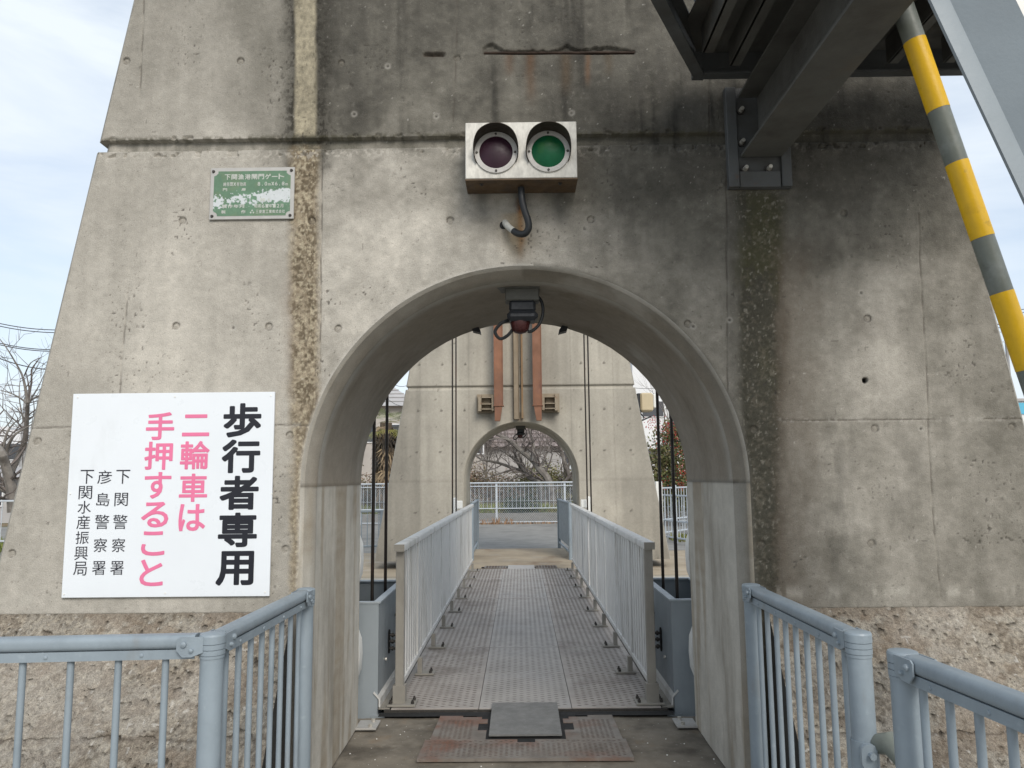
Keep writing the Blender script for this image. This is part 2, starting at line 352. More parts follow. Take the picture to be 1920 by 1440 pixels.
def tower_rest(parent, y0, th, ztop, mat, lpaint):
    b = MB(); zz = [0, ZG0, ZG0+.001, ZG1-.001, ZG1, ztop]
    for sg in (-1, 1):                                       # battered end faces with a small arris
        pr = [(sg*float(edge(z)), y0+(.03 if ZG0 < z < ZG1 else 0), z) for z in zz]
        cols = [pr, [(x+sg*.018, y0+.018 if y < y0+.02 else y+.018, z) for x, y, z in pr], [(x+sg*.018, y0+th, z) for x, y, z in pr]]
        vs = [p for c in cols for p in c]; n = len(zz)
        for k in (0, 1):
            for i in range(n-1):
                q = (k*n+i, (k+1)*n+i, (k+1)*n+i+1, k*n+i+1)
                b.add([vs[j] for j in (q if sg > 0 else q[::-1])], [(0, 1, 2, 3)])
    y1 = y0+th                                               # back face round the arch
    for sg in (-1, 1):
        b.add([(sg*RI, y1, 0), (sg*(HALF(0)+.018), y1, 0), (sg*(HALF(ZS)+.018), y1, ZS), (sg*RI, y1, ZS)], [(0, 1, 2, 3) if sg < 0 else (3, 2, 1, 0)])
        b.add([(sg*RI, y1, ZS), (sg*(HALF(ZS)+.018), y1, ZS), (sg*(HALF(2.8)+.018), y1, 2.8), (sg*RI, y1, 2.8)], [(0, 1, 2, 3) if sg < 0 else (3, 2, 1, 0)])
    n = 32; ph = np.linspace(math.pi, 0, n+1)
    for i in range(n):
        a, c = ph[i], ph[i+1]
        b.add([(RI*math.cos(a), y1, ZS+RI*math.sin(a)), (RI*math.cos(a), y1, 2.8), (RI*math.cos(c), y1, 2.8), (RI*math.cos(c), y1, ZS+RI*math.sin(c))], [(0, 1, 2, 3)])
    h = HALF(2.8)+.018; h2 = HALF(ztop)+.018
    b.add([(-h, y1, 2.8), (-h2, y1, ztop), (h2, y1, ztop), (h, y1, 2.8)], [(0, 1, 2, 3)])
    b.add([(-h2, y0, ztop), (h2, y0, ztop), (h2, y1, ztop), (-h2, y1, ztop)], [(0, 1, 2, 3)])
    b.build('tower_body', mat, parent)
    # lining of the passage
    st = .012
    pz = np.concatenate([np.arange(0, ZS-.006, .03), [ZS-.006, ZS-.003]])
    pts = [(-1, z, None) for z in pz]; na = 170
    arc = np.linspace(math.pi, 0, na)
    prm = [('j', -1, z) for z in pz]+[('a', a, 0) for a in arc]+[('j', 1, z) for z in pz[::-1]]
    ys = np.concatenate([[0, .018, .07, .12], np.linspace(.132, th, 44)]); rs = np.interp(ys, [0, .018, .12], [RO, 1.094, RI])
    X = np.zeros((len(prm), len(ys))); Z = X.copy(); Y = np.repeat(y0+ys[None], len(prm), 0); S = X.copy(); acc = 0
    for i, (k, a, z) in enumerate(prm):
        if k == 'j': X[i] = a*rs; Z[i] = z
        else: X[i] = rs*math.cos(a); Z[i] = ZS+rs*math.sin(a)
        if i: acc += math.hypot(X[i, 5]-X[i-1, 5], Z[i, 5]-Z[i-1, 5])
        S[i] = acc
    wob = (fbm(S*3, Y*3, 5)-.5)*.010*sst(.12, .2, Y-y0)
    N = np.stack([np.where(Z <= ZS, np.sign(X), X/RI), np.clip(Z-ZS, 0, 9)/RI], -1)
    X2 = X-N[..., 0]*wob; Z2 = Z-N[..., 1]*wob
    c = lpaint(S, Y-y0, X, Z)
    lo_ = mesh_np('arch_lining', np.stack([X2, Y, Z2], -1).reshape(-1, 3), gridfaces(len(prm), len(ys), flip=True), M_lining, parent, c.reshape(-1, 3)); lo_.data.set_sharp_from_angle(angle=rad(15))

# ---- near tower: what the concrete looks like, tone by tone (picture coordinates are only a chart of the wall plane)
TONE = [  # u, v, sRGB grey: stained concrete, with some landing shade painted in below it
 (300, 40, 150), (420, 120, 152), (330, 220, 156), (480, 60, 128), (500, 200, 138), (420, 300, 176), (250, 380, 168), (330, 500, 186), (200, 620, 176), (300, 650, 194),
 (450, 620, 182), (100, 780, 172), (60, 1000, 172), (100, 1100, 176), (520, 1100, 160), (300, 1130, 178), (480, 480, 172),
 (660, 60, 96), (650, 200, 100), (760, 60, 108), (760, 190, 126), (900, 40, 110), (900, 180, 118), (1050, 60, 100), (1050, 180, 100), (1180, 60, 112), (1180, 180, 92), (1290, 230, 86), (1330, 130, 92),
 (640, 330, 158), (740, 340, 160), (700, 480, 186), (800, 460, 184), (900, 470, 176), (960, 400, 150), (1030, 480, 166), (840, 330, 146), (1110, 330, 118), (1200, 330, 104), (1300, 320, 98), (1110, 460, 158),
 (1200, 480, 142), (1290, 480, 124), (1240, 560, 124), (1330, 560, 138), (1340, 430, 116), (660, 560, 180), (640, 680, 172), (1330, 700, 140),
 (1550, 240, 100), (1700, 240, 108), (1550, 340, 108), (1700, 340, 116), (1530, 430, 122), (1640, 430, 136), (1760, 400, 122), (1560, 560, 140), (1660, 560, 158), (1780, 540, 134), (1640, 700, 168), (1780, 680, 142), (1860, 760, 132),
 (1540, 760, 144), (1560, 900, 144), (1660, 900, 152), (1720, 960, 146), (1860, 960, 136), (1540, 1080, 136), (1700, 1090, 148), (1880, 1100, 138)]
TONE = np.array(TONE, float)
_k = np.where((TONE[:, 1] < 262) & (TONE[:, 0] > 590), .86, 1.)*np.where((TONE[:, 0] > 1070) & (TONE[:, 0] < 1350) & (TONE[:, 1] > 270) & (TONE[:, 1] < 520), .92, 1.)*np.where((TONE[:, 0] > 1500) & (TONE[:, 1] > 200) & (TONE[:, 1] < 440), .85, 1.)  # last factor paints landing shade into the stained wall beneath it
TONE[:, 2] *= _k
HOLES = [(237, 114), (451, 114), (640, 118), (857, 109), (1345, 112), (342, 413), (585, 413), (844, 413), (1108, 411), (1582, 399), (330, 611), (504, 612), (634, 616), (1290, 607), (1627, 597), (70, 827), (543, 816), (1414, 805), (1641, 803), (1898, 800), (22, 1038), (535, 1030), (1427, 1020), (1635, 1019)]
SMALLH = [(664, 214), (727, 124), (1072, 212), (818, 218), (1615, 549), (1727, 804), (268, 613), (437, 615), (1300, 612), (1368, 600), (660, 1050)]
Y0 = 3.85
HW = [P(u, v, Y0) for u, v in HOLES]; SW = [P(u, v, Y0) for u, v in SMALLH]; DEEP = P(1622, 713, Y0)
VSEAM = [[(240, 540), (224, 740)], [(604, 290), (600, 700)], [(1362, 330), (1364, 735)], [(1722, 400), (1729, 560), (1738, 700), (1740, 800), (1752, 1000), (1765, 1120)], [(270, 0), (262, 175)], [(1329, 130), (1331, 260)], [(858, 0), (850, 230)]]
def vseam(u, v):
    """distance in pixels from the upright form seams, and a strength"""
    best = np.full(u.shape, 99.)
    for pl in VSEAM:
        us, vs = [p[0] for p in pl], [p[1] for p in pl]
        d = np.abs(u-np.interp(v, vs, us)-(fbm(v/60, v*0, 31)-.5)*3); d = np.where((v > vs[0]) & (v < vs[-1]), d, 99); best = np.minimum(best, d)
    return best
def hseam(u, v):
    wv = (fbm(u/25, u*0+3, 9)-.5)*3
    l = np.where((u < 610), np.abs(v-(803-.01*u)-wv), 99)
    r = np.where((u > 1455), np.abs(v-(788-.006*(u-1500))-wv), 99)
    return np.minimum(l, r)
def near_relief(X, Z, u, v):
    d = (fbm(X*9, Z*9, 1)-.5)*.004+(fbm(X*60, Z*60, 2, 2)-.5)*.0016
    inh = (Z > ZG0) & (Z < ZG1)
    d = d-np.where(inh, .030, 0)
    chip = sst(.62, .70, fbm(X*22, Z*22, 77))                                   # broken arrises along the groove
    d = d-chip*.012*((Z <= ZG0) & (Z > ZG0-.03))-chip*.010*((Z >= ZG1) & (Z < ZG1+.02))
    for h in HW:
        r = np.hypot(X-h[0], Z-h[2]); d = d-.009*(1-sst(.0165, .0195, r))+.0035*(1-sst(.006, .012, r))
    for h in SW:
        r = np.hypot(X-h[0], Z-h[2]); d = d-.005*(1-sst(.004, .010, r))
    r = np.hypot(X-DEEP[0], Z-DEEP[2]); d = d-.03*(1-sst(.011, .016, r))
    d = d-.004*(1-sst(.5, 2.2, vseam(u, v)))-.004*(1-sst(.5, 2.2, hseam(u, v)))*sst(.35, .5, vn(X*6, Z*0, 4))
    pits = sst(.86, .91, vn(X*85, Z*85, 12))*sst(.52, .75, fbm(X*4, Z*4, 13))
    d = d-pits*.004
    band = sst(530, 552, u)*(1-sst(588, 606, u))*sst(265, 300, v)*(1-sst(1080, 1140, v))
    d = d+band*(fbm(X*75, Z*75, 21, 3)-.5)*.010
    moss = sst(1375, 1400, u)*(1-sst(1450, 1475, u))*sst(360, 420, v)
    d = d+moss*(fbm(X*60, Z*60, 22, 3)-.5)*.010
    # spalled cover over a rusted bar
    cw = (fbm(u/9, v*0, 41, 5)-.5)*13
    up = 97-2*sst(900, 925, u)-14*np.exp(-((u-920)/18)**2)-10*np.exp(-((u-1066)/12)**2)-8*np.exp(-((u-1135)/32)**2)
    sp = sst(902, 910, u)*(1-sst(1186, 1194, u))*sst(up-1.5+cw*.6, up+1.5+cw*.6, v)*(1-sst(100, 102.5, v))
    sp2 = sst(791, 797, u)*(1-sst(829, 837, u))*sst(97+cw*.4, 100+cw*.4, v)*(1-sst(104, 107, v))
    d = d-np.maximum(sp, sp2)*.020*(.5+.8*fbm(u/6, v/4, 43))
    d = d-.02*(1-sst(.905, .912, Z))*(np.abs(X) > RO+.01)                        # set back behind the rough base
    fd = np.where(np.abs(X) <= RO, np.hypot(X, np.maximum(Z-ZS, 0))-RO, np.where(Z < ZS, np.abs(X)-RO, np.hypot(X, Z-ZS)-RO))
    return d*sst(0, .012, fd)
def near_paint(X, Z, u, v):
    wgt = 0; t = 0
    uw = u+(fbm(X*5, Z*5, 51)-.5)*70; vw = v+(fbm(X*5, Z*5, 52)-.5)*70
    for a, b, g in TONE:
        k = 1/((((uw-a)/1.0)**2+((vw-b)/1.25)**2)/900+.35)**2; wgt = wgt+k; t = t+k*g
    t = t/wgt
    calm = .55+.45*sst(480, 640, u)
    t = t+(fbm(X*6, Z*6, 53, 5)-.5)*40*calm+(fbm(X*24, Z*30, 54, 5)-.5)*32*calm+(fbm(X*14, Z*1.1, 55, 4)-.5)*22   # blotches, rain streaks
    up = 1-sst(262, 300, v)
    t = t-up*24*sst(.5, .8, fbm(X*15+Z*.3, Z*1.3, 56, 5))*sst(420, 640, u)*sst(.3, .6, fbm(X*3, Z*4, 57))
    g = np.clip(t, 30, 205)
    alb = lin(g)/1.18
    warm = sst(90, 190, g)
    c = np.stack([alb*1.01, alb*(.945+.003*warm), alb*(.79+.045*warm)], -1)
    def over(c, m, rgb): m = np.clip(m, 0, 1)[..., None]; return c*(1-m)+np.array(rgb)*m
    n1 = fbm(X*62, Z*58, 61, 4)*.7+fbm(X*20, Z*12, 60, 3)*.3; n2 = fbm(X*16, Z*5, 62, 4); sp = sst(.50, .60, n1)
    rag = (fbm(X*14, Z*9, 63)-.5)*26
    # upper pale runnel with black algae either side
    ab = sst(518, 552, u+rag)*(1-sst(602, 640, u+rag))*(1-sst(300, 345, v+rag))
    c = over(c, ab*(.66+.4*sp)*.92, (.030, .027, .021))
    runl = sst(549, 557, u+rag*.25)*(1-sst(588, 597, u+rag*.25))
    c = over(c, runl*(1-sst(250, 262, v))*.95, np.array([.25, .222, .16])*(.8+.4*n1.mean()))
    c = c*(1+(runl*(1-sst(250, 262, v))*(n1-.5)*1.5+runl*(1-sst(250, 262, v))*(n2-.5)*.9)[..., None])
    # washed-out aggregate strip below the groove
    bd = sst(534, 556, u+rag*.6-.004*(v-300))*(1-sst(586, 606, u+rag*.2-.004*(v-300)))*sst(262, 275, v)*(1-sst(1120, 1150, v))
    c = over(c, bd*.8, (.25, .20, .13)); c = over(c, bd*sst(.38, .60, n1)*.8*(1-.5*sst(700, 900, v)), (.085, .064, .04)); c = over(c, bd*sst(.55, .68, fbm(X*80, Z*80, 64, 3))*.65, (.42, .37, .27))
    bh = sst(515, 545, u+rag)*(1-sst(545, 560, u))*sst(470, 560, v)*(1-sst(700, 760, v)); c = over(c, bh*.35, (.16, .12, .085))
    # moss strip under the bracket
    mo = sst(1366, 1398, u+rag*1.2)*(1-sst(1452, 1482, u+rag))*sst(345, 372, v)
    c = over(c, mo*.93, (.045, .042, .030)); gr = mo*sst(.42, .62, fbm(X*9, Z*3, 65))*(1-sst(600, 760, v)); c = over(c, gr*.55, (.062, .060, .026))
    c = over(c, mo*sst(.50, .70, n1)*.38, (.17, .15, .115)); c = over(c, mo*sst(.68, .78, fbm(X*75, Z*60, 66, 3))*.45, (.30, .28, .235))
    md = sst(1345, 1372, u+rag)*(1-sst(1372, 1392, u))*sst(300, 420, v)*.4; c = over(c, md, (.085, .08, .07))
    ms = sst(1440, 1470, u+rag)*(1-sst(1470, 1580, u+rag*2))*sst(400, 520, v); c = over(c, ms*.62*(.5+.8*n2), (.10, .078, .057))
    # patches of damp; those under the landing also paint in its shade
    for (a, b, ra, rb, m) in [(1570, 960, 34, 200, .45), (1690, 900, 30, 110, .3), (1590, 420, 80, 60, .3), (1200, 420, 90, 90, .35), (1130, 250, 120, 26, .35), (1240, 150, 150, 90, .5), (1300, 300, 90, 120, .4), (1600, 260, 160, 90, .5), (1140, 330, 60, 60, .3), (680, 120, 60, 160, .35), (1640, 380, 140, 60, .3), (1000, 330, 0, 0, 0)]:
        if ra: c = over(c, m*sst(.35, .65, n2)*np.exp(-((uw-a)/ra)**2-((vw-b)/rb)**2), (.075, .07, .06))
    # streaks below the spalled bar and the signal box
    for k, (a, wd, v0, v1, rgb, m) in enumerate([(995, 9, 100, 210, (.11, .055, .025), .6), (1102, 5, 100, 170, (.14, .06, .02), .6), (955, 8, 100, 150, (.10, .055, .03), .6), (1060, 10, 100, 190, (.09, .06, .035), .6), (1140, 8, 100, 150, (.08, .055, .03), .5), (976, 6, 372, 500, (.24, .10, .03), .85), (968, 22, 400, 505, (.34, .25, .14), .5), (905, 12, 362, 430, (.06, .06, .055), .5), (1050, 18, 362, 440, (.06, .06, .055), .55), (978, 18, 362, 400, (.02, .02, .018), .7)]):
        m2 = np.exp(-((u-a-(fbm(Z*9, Z*0+k, 70)-.5)*6)/wd)**2)*sst(v0-4, v0+3, v)*(1-sst(v0+(v1-v0)*.5, v1, v)); c = over(c, m2*m*(.5+.8*n2), rgb)
    # groove: algae and lime
    ing = (Z > ZG0-.002) & (Z < ZG1+.002); c = over(c, ing*.55*sst(.3, .6, n2), (.10, .095, .075))
    c = over(c, np.exp(-((Z-ZG1-.006)/.012)**2)*.7*sst(.40, .55, n1), (.06, .055, .035)); c = over(c, np.exp(-((Z-ZG0+.03)/.03)**2)*.5*sst(.52, .6, n1)*(1-.8*sst(1000, 1200, u)), (.46, .43, .38))
    # seams, holes, pits
    c = over(c, (1-sst(.3, 2.0, vseam(u, v)))*.6*sst(.25, .6, vn(X*0+1, Z*14, 71)), (.07, .06, .05))
    hs = hseam(u, v); c = over(c, (1-sst(.3, 1.8, hs))*.75*sst(.30, .5, vn(X*6, Z*0, 4)), (.06, .05, .04)); c = over(c, (1-sst(2, 7, hs))*.3*sst(.5, .6, n1), (.44, .42, .38))
    for h in HW:
        r = np.hypot(X-h[0], Z-h[2]); ring = np.exp(-((r-.0175)/.0028)**2); c = over(c, ring*.75*sst(.2, .5, vn(X*60, Z*60, 72)), (.055, .05, .042))
        c = over(c, (r < .016)*.25, (.20, .18, .15))
    for h in SW:
        r = np.hypot(X-h[0], Z-h[2]); c = over(c, (1-sst(.003, .009, r))*.8, (.05, .045, .04)); c = over(c, np.exp(-((r-.012)/.006)**2)*.4, (.40, .38, .34))
    r = np.hypot(X-DEEP[0], Z-DEEP[2]); c = over(c, (1-sst(.012, .017, r)), (.008, .008, .008))
    r = np.hypot((X-HW[14][0]), (Z-HW[14][2]+.02)); c = over(c, np.exp(-(r/.07)**2)*.4*sst(.3, .6, n2), (.12, .105, .085))
    c = over(c, sst(.86, .91, vn(X*85, Z*85, 12))*sst(.52, .75, fbm(X*4, Z*4, 13))*.75, (.05, .045, .04))
    c = over(c, sst(.955, .975, vn(X*60, Z*60, 14))*.5, (.07, .06, .05)); c = over(c, sst(.975, .985, vn(X*95, Z*95, 15))*.45, (.5, .48, .44))
    spl = sst(902, 910, u)*(1-sst(1186, 1194, u))*(np.exp(-((v-97)/5)**2)*.6+.8*np.exp(-((v-100)/2.2)**2))+sst(791, 797, u)*(1-sst(829, 837, u))*np.exp(-((v-102)/5)**2)
    c = over(c, spl*.85*(.6+.6*n2), (.045, .033, .024))
    # arch edge painted pale on its lit left, dark on its shaded right
    fd = np.where(Z < ZS, np.abs(X), np.hypot(X, Z-ZS))-RO
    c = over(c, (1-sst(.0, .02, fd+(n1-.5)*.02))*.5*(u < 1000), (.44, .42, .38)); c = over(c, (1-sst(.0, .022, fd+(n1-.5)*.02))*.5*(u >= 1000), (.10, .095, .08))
    c = over(c, np.exp(-((Z-.985)/.03)**2)*.45*(Z > .93)*sst(.4, .6, n2), (.44, .42, .37))
    return np.clip(c, .004, .62)

t1 = thing('lock_gate_tower', 'near tall stained concrete gate tower with round arched passage', 'tower', (0, 0, 0))
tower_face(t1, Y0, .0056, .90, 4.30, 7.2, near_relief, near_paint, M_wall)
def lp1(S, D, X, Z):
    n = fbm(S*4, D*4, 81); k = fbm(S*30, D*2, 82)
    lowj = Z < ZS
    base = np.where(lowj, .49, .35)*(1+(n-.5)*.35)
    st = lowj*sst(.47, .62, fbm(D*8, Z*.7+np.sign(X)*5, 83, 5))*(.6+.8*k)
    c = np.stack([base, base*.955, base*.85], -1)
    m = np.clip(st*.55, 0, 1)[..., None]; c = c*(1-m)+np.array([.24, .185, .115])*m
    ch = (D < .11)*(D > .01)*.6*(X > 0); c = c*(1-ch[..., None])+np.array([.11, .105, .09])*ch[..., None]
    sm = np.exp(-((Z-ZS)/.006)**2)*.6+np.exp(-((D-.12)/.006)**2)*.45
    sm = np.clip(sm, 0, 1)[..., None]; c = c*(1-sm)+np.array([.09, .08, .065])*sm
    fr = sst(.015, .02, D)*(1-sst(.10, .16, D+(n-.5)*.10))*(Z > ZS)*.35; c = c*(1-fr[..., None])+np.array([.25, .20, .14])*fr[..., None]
    br = (Z > ZS)*sst(.15, .25, D)*.55; c = c*(1-br[..., None])+np.array([.19, .15, .105])*br[..., None]  # brown crown tone with the overhead shade painted in
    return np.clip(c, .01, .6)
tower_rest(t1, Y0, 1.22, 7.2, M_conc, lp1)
rb = MB(); q0, q1 = P(908, 99.5, Y0+.012), P(1190, 98.5, Y0+.012)
rb.tube([q0+(q1-q0)*k/8+np.array([0, random.Random(k).uniform(-.001, .001), random.Random(k+9).uniform(-.0015, .0015)]) for k in range(9)], .0065, 7)
rb.build('reinforcing_bar', M('dark_rusted_bar', (.035, .022, .015), .9, var=.4, vscale=20), t1)
# battered rough base either side of the passage
M_black_end = M('dirty_shaded_concrete', (.045, .042, .036), .9, var=.25, vscale=9, dirt=[((.10, .09, .07), .6, 7, .6)], bump=.4)  # end faces: dirt plus the shade they stand in, painted dark
def rough_base(sg, xin, xout, parent):
    n1, n2 = int((xout-xin)/.0066), int(1.12/.0066)
    x = np.linspace(xin, xout, n1); s = np.linspace(0, 1, n2)
    X, S = np.meshgrid(x, s); Yb = Y0+.010-S*.63; Zb = .925*(1-S)
    nr = np.array([0, -.8266, -.5628])
    w = S*1.12
    h = (fbm(X*9, w*9, 91+sg, 4)-.5)*.013+(fbm(X*64, w*64, 93, 2)-.5)*.019
    pit = sst(.74, .82, fbm(X*38, w*44, 94, 2)); h = h-pit*.016
    jt = np.exp(-((w-.60-(fbm(X*6, X*0, 95)-.5)*.02)/.006)**2); h = h-jt*.012*sst(.3, .5, vn(X*9, X*0, 96))
    h = h*sst(0, .02, w)*sst(0, .01, X-xin)
    X = sg*X
    Vx = np.stack([X, Yb+nr[1]*h, Zb+nr[2]*h], -1).reshape(-1, 3)
    n = fbm(X*5, w*5, 97, 4); m = fbm(X*75, w*75, 98, 3); p = fbm(X*13, w*15, 99, 5)
    c = np.stack([.285+0*n, .260+0*n, .220+0*n], -1)*(.60+.8*n)[..., None]
    ov = lambda c, k, rgb: c*(1-np.clip(k, 0, 1)[..., None])+np.array(rgb)*np.clip(k, 0, 1)[..., None]
    c = ov(c, sst(.46, .62, p)*.62, (.17, .135, .10)); c = ov(c, sst(.50, .68, m)*.5, (.43, .385, .31)); c = ov(c, sst(.60, .70, fbm(X*70, w*70, 100, 2))*.55, (.085, .068, .05)); c = ov(c, sst(.5, .62, fbm(X*4, w*5, 104+sg, 5))*.5, (.20, .155, .115))
    c = ov(c, sst(.9, .93, vn(X*60, w*60, 101))*.7, (.52, .50, .46)); c = ov(c, pit*.8, (.03, .025, .02)); c = ov(c, jt*.6, (.07, .055, .045))
    c = ov(c, (1-sst(0, .07, w))*.4, (.13, .11, .085)); c = ov(c, sst(.5, .62, fbm(X*2.2, w*2.2, 102+sg))*.35, (.36, .33, .29))
    Fq = gridfaces(n2, n1, flip=sg > 0)
    # end face towards the passage, then out to the far end
    o = mesh_np('rough_base', Vx, Fq, M_base, parent, c.reshape(-1, 3))
    b = MB(); b.add([(sg*xin, Y0+.02, .925), (sg*xin, Y0+.008, .925), (sg*xin, Y0-.62, 0), (sg*xin, Y0+.02, 0)], [(0, 1, 2, 3) if sg > 0 else (3, 2, 1, 0)])
    b.add([(sg*xin, Y0-.62, 0), (sg*xout, Y0-.62, 0), (sg*xout, Y0-.62, -.4), (sg*xin, Y0-.62, -.4)], [(0, 1, 2, 3) if sg < 0 else (3, 2, 1, 0)])
    b.build('base_end', M_black_end, parent)
rough_base(-1, 1.135, 2.75, t1); rough_base(1, 1.165, 2.75, t1)

# ---- far tower
YF = 14.9
def far_relief(X, Z, u, v):
    d = -np.where((Z > ZG0) & (Z < ZG1), .03, 0)+(fbm(X*6, Z*6, 111)-.5)*.004
    return d
VB = [(-2.0, .0), (-1.62, .04), (-1.25, -.05), (-.95, .06), (-.6, .05)]
def far_paint(X, Z, u, v):
    t = 170+(fbm(X*2.2, Z*2.2, 112, 5)-.5)*30+(fbm(X*9, Z*.5, 113, 4)-.5)*30
    t = t+12*np.exp(-((np.abs(X)-1.45)/.22)**2)*(fbm(X*3, Z*1, 114)*1.4)-16*sst(1.85, 2.0, np.abs(X))*(Z < 3.3)*.8+6*np.exp(-((X+.75)/.16)**2)*(Z > 3.3)
    t = t-14*np.exp(-((X-.1)/.25)**2)*(Z > 2.6)-22*np.exp(-((np.abs(X)-.62)/.10)**2-((Z-2.75)/.28)**2)-10*sst(.35, .1, Z)
    alb = lin(np.clip(t, 40, 205))/1.14
    c = np.stack([alb, alb*.93, alb*.79], -1)
    ov = lambda c, k, rgb: c*(1-np.clip(k, 0, 1)[..., None])+np.array(rgb)*np.clip(k, 0, 1)[..., None]
    c = ov(c, np.exp(-((Z-1.5)/.012)**2)*.5*(np.abs(X) > 1.1), (.12, .11, .09))
    for sx in (-1.0, .98, -1.95, 1.8): c = ov(c, np.exp(-((X-sx)/.012)**2)*.3, (.15, .135, .115))
    for hx in (-2.0, -1.55, -1.1, 1.15, 1.6, 2.1):
        for hz in (.9, 2.05, 2.85, 3.75): r = np.hypot(X-hx-(hz-2)*.02, Z-hz); c = ov(c, (1-sst(.016, .03, r))*.8, (.07, .06, .05))
    c = ov(c, sst(.955, .97, vn(X*30, Z*30, 115))*.5, (.07, .06, .05))
    fd = np.where(Z < ZS, np.abs(X), np.hypot(X, Z-ZS))-RO
    c = ov(c, (1-sst(0, .06, fd+(fbm(X*9, Z*9, 116)-.5)*.06))*.45, (.38, .35, .29)); c = ov(c, np.exp(-(X/.06)**2)*(Z < 2.8)*.6, (.15, .10, .06))
    return np.clip(c, .01, .6)
t2 = thing('lock_gate_tower', 'far paler concrete gate tower across the bridge with two rust-brown steel guides', 'tower')
tower_face(t2, YF, .028, .12, 5.2, 7.2, far_relief, far_paint, M_wall)
def lp2(S, D, X, Z):
    c = np.ones(S.shape+(3,))*np.array([.36, .335, .28]); c = c*(1+(fbm(S*3, D*3, 84)-.5)*.3)[..., None]; return c
tower_rest(t2, YF, 1.22, 7.2, M_conc, lp2)
b = MB(); b.prism([(-.067, 0), (.045, 0), (.03, .13), (-.052, .13)], (-.07, YF, 2.66), (-.07, YF, 7.2), (1, 0, 0), (0, -1, 0)); b.build('centre_rib', M('brown_stained_concrete', (.235, .19, .135), .85, var=.15, vscale=4, dirt=[((.17, .11, .065), .7, 2.2, .5, (1, 1, .25))]), t2)
b = MB(); b.box((.035, YF-.04, 4.93), (.035, .08, 4.5)); b.build('rust_stained_strip', M('rusty_strip', (.22, .14, .075), .8, dirt=[((.30, .25, .17), .7, 3, .5, (1, 1, .3))]), t2)
for sg in (-1, 1):
    xc = -.045+sg*.37
    g = MB(); wv = .074; zb = 2.66
    g.box((xc, YF-.30, 5.05), (wv*2, .014, 4.3))                              # web facing the bridge
    g.box((xc-wv-.006, YF-.24, 5.05), (.012, .16, 4.3)); g.box((xc+wv+.006, YF-.24, 5.05), (.012, .16, 4.3))
    o = g.build('guide_channel', M_rust, t2)
    g = MB()                                                                 # tapering foot, chipped
    g.add([(xc-wv, YF-.307, 2.90), (xc+wv, YF-.307, 2.90), (xc+wv-(.05 if sg < 0 else 0), YF-.30, 2.62), (xc-wv+(.05 if sg > 0 else 0), YF-.30, 2.62)], [(3, 2, 1, 0)])
    g.add([(xc-wv, YF-.30, 2.90), (xc+wv, YF-.30, 2.90), (xc+wv-(.05 if sg < 0 else 0), YF-.16, 2.62), (xc-wv+(.05 if sg > 0 else 0), YF-.16, 2.62)], [(0, 1, 2, 3)])
    g.box((xc, YF-.23, 2.905), (wv*2+.05, .19, .014)); g.build('guide_foot', M_rust, o)
    g = MB(); xb = xc+sg*.26
    g.box((xb, YF-.04, 2.97), (.33, .08, .36)); g.box((xb+sg*.10, YF-.16, 2.97), (.06, .18, .32)); g.box((xc+sg*(wv+.035), YF-.16, 2.97), (.05, .18, .30))
    for zz in (2.85, 2.945, 3.07): g.box((xb-sg*.02, YF-.17, zz), (.20, .16, .016))
    g.box((xb, YF-.10, 2.965), (.20, .05, .22)); g.build('guide_bracket', M_cream, o)

# ------------------------------------------------------------------ ground, quays, water
b = MB(); b.add([(-60, -30, -.02), (60, -30, -.02), (60, 3.3, -.02), (-60, 3.3, -.02)], [(0, 1, 2, 3)])
b.add([(-60, 3.3, -.02), (-1.1, 3.3, -.02), (-1.1, 5.06, -.02), (-60, 5.06, -.02)], [(0, 1, 2, 3)]); b.add([(1.1, 3.3, -.02), (60, 3.3, -.02), (60, 5.06, -.02), (1.1, 5.06, -.02)], [(0, 1, 2, 3)])
b.add([(-60, 5.06, -.02), (60, 5.06, -.02), (60, 5.06, -3), (-60, 5.06, -3)], [(3, 2, 1, 0)])
struct(b.build('quay_ground', M_conc))
def floor_grid(name, x0, x1, y0, y1, st, z, mat, amp, seed):
    x = np.linspace(x0, x1, int((x1-x0)/st)); y = np.linspace(y0, y1, int((y1-y0)/st)); X, Y = np.meshgrid(x, y)
    Zz = z+(fbm(X*5, Y*5, seed)-.5)*amp+(fbm(X*40, Y*40, seed+3, 2)-.5)*amp*.35
    return struct(mesh_np(name, np.stack([X, Y, Zz], -1).reshape(-1, 3), gridfaces(len(y), len(x)), mat))
floor_grid('passage_floor', -1.12, 1.12, 3.0, 5.30, .012, -.012, M_floor, .008, 121)
b = MB(); b.box((0, 4.6, -1.52), (2.24, 1.38, 2.98)); struct(b.build('quay_wall', M_conc))
b = MB(); b.add([(-400, 5.06, -1.7), (400, 5.06, -1.7), (400, 13.5, -1.7), (-400, 13.5, -1.7)], [(0, 1, 2, 3)]); struct(b.build('water', M_water))
ZFAR = -.16
b = MB(); b.add([(-1500, 13.42, ZFAR), (1500, 13.42, ZFAR), (1500, 1500, ZFAR), (-1500, 1500, ZFAR)], [(0, 1, 2, 3)]); struct(b.build('ground', M_soil))
b = MB(); b.box((0, 13.57, ZFAR-.06), (60, .30, .128), b=.012); struct(b.build('quay_kerb', M('pale_kerb_concrete', (.37, .34, .28), .9, var=.12, vscale=5, bump=.2)))
b = MB(); b.box((0, 13.60, -1.6), (60, .24, 2.8)); struct(b.build('quay_wall', M('gravelly_quay_wall', (.27, .225, .16), .95, var=.35, vscale=14, dirt=[((.12, .09, .06), .7, 5, .5)], bump=.9, bscale=30)))
floor_grid('passage_floor', -1.07, 1.07, 13.44, 17.4, .05, -.008, M_tanfloor, .012, 131)
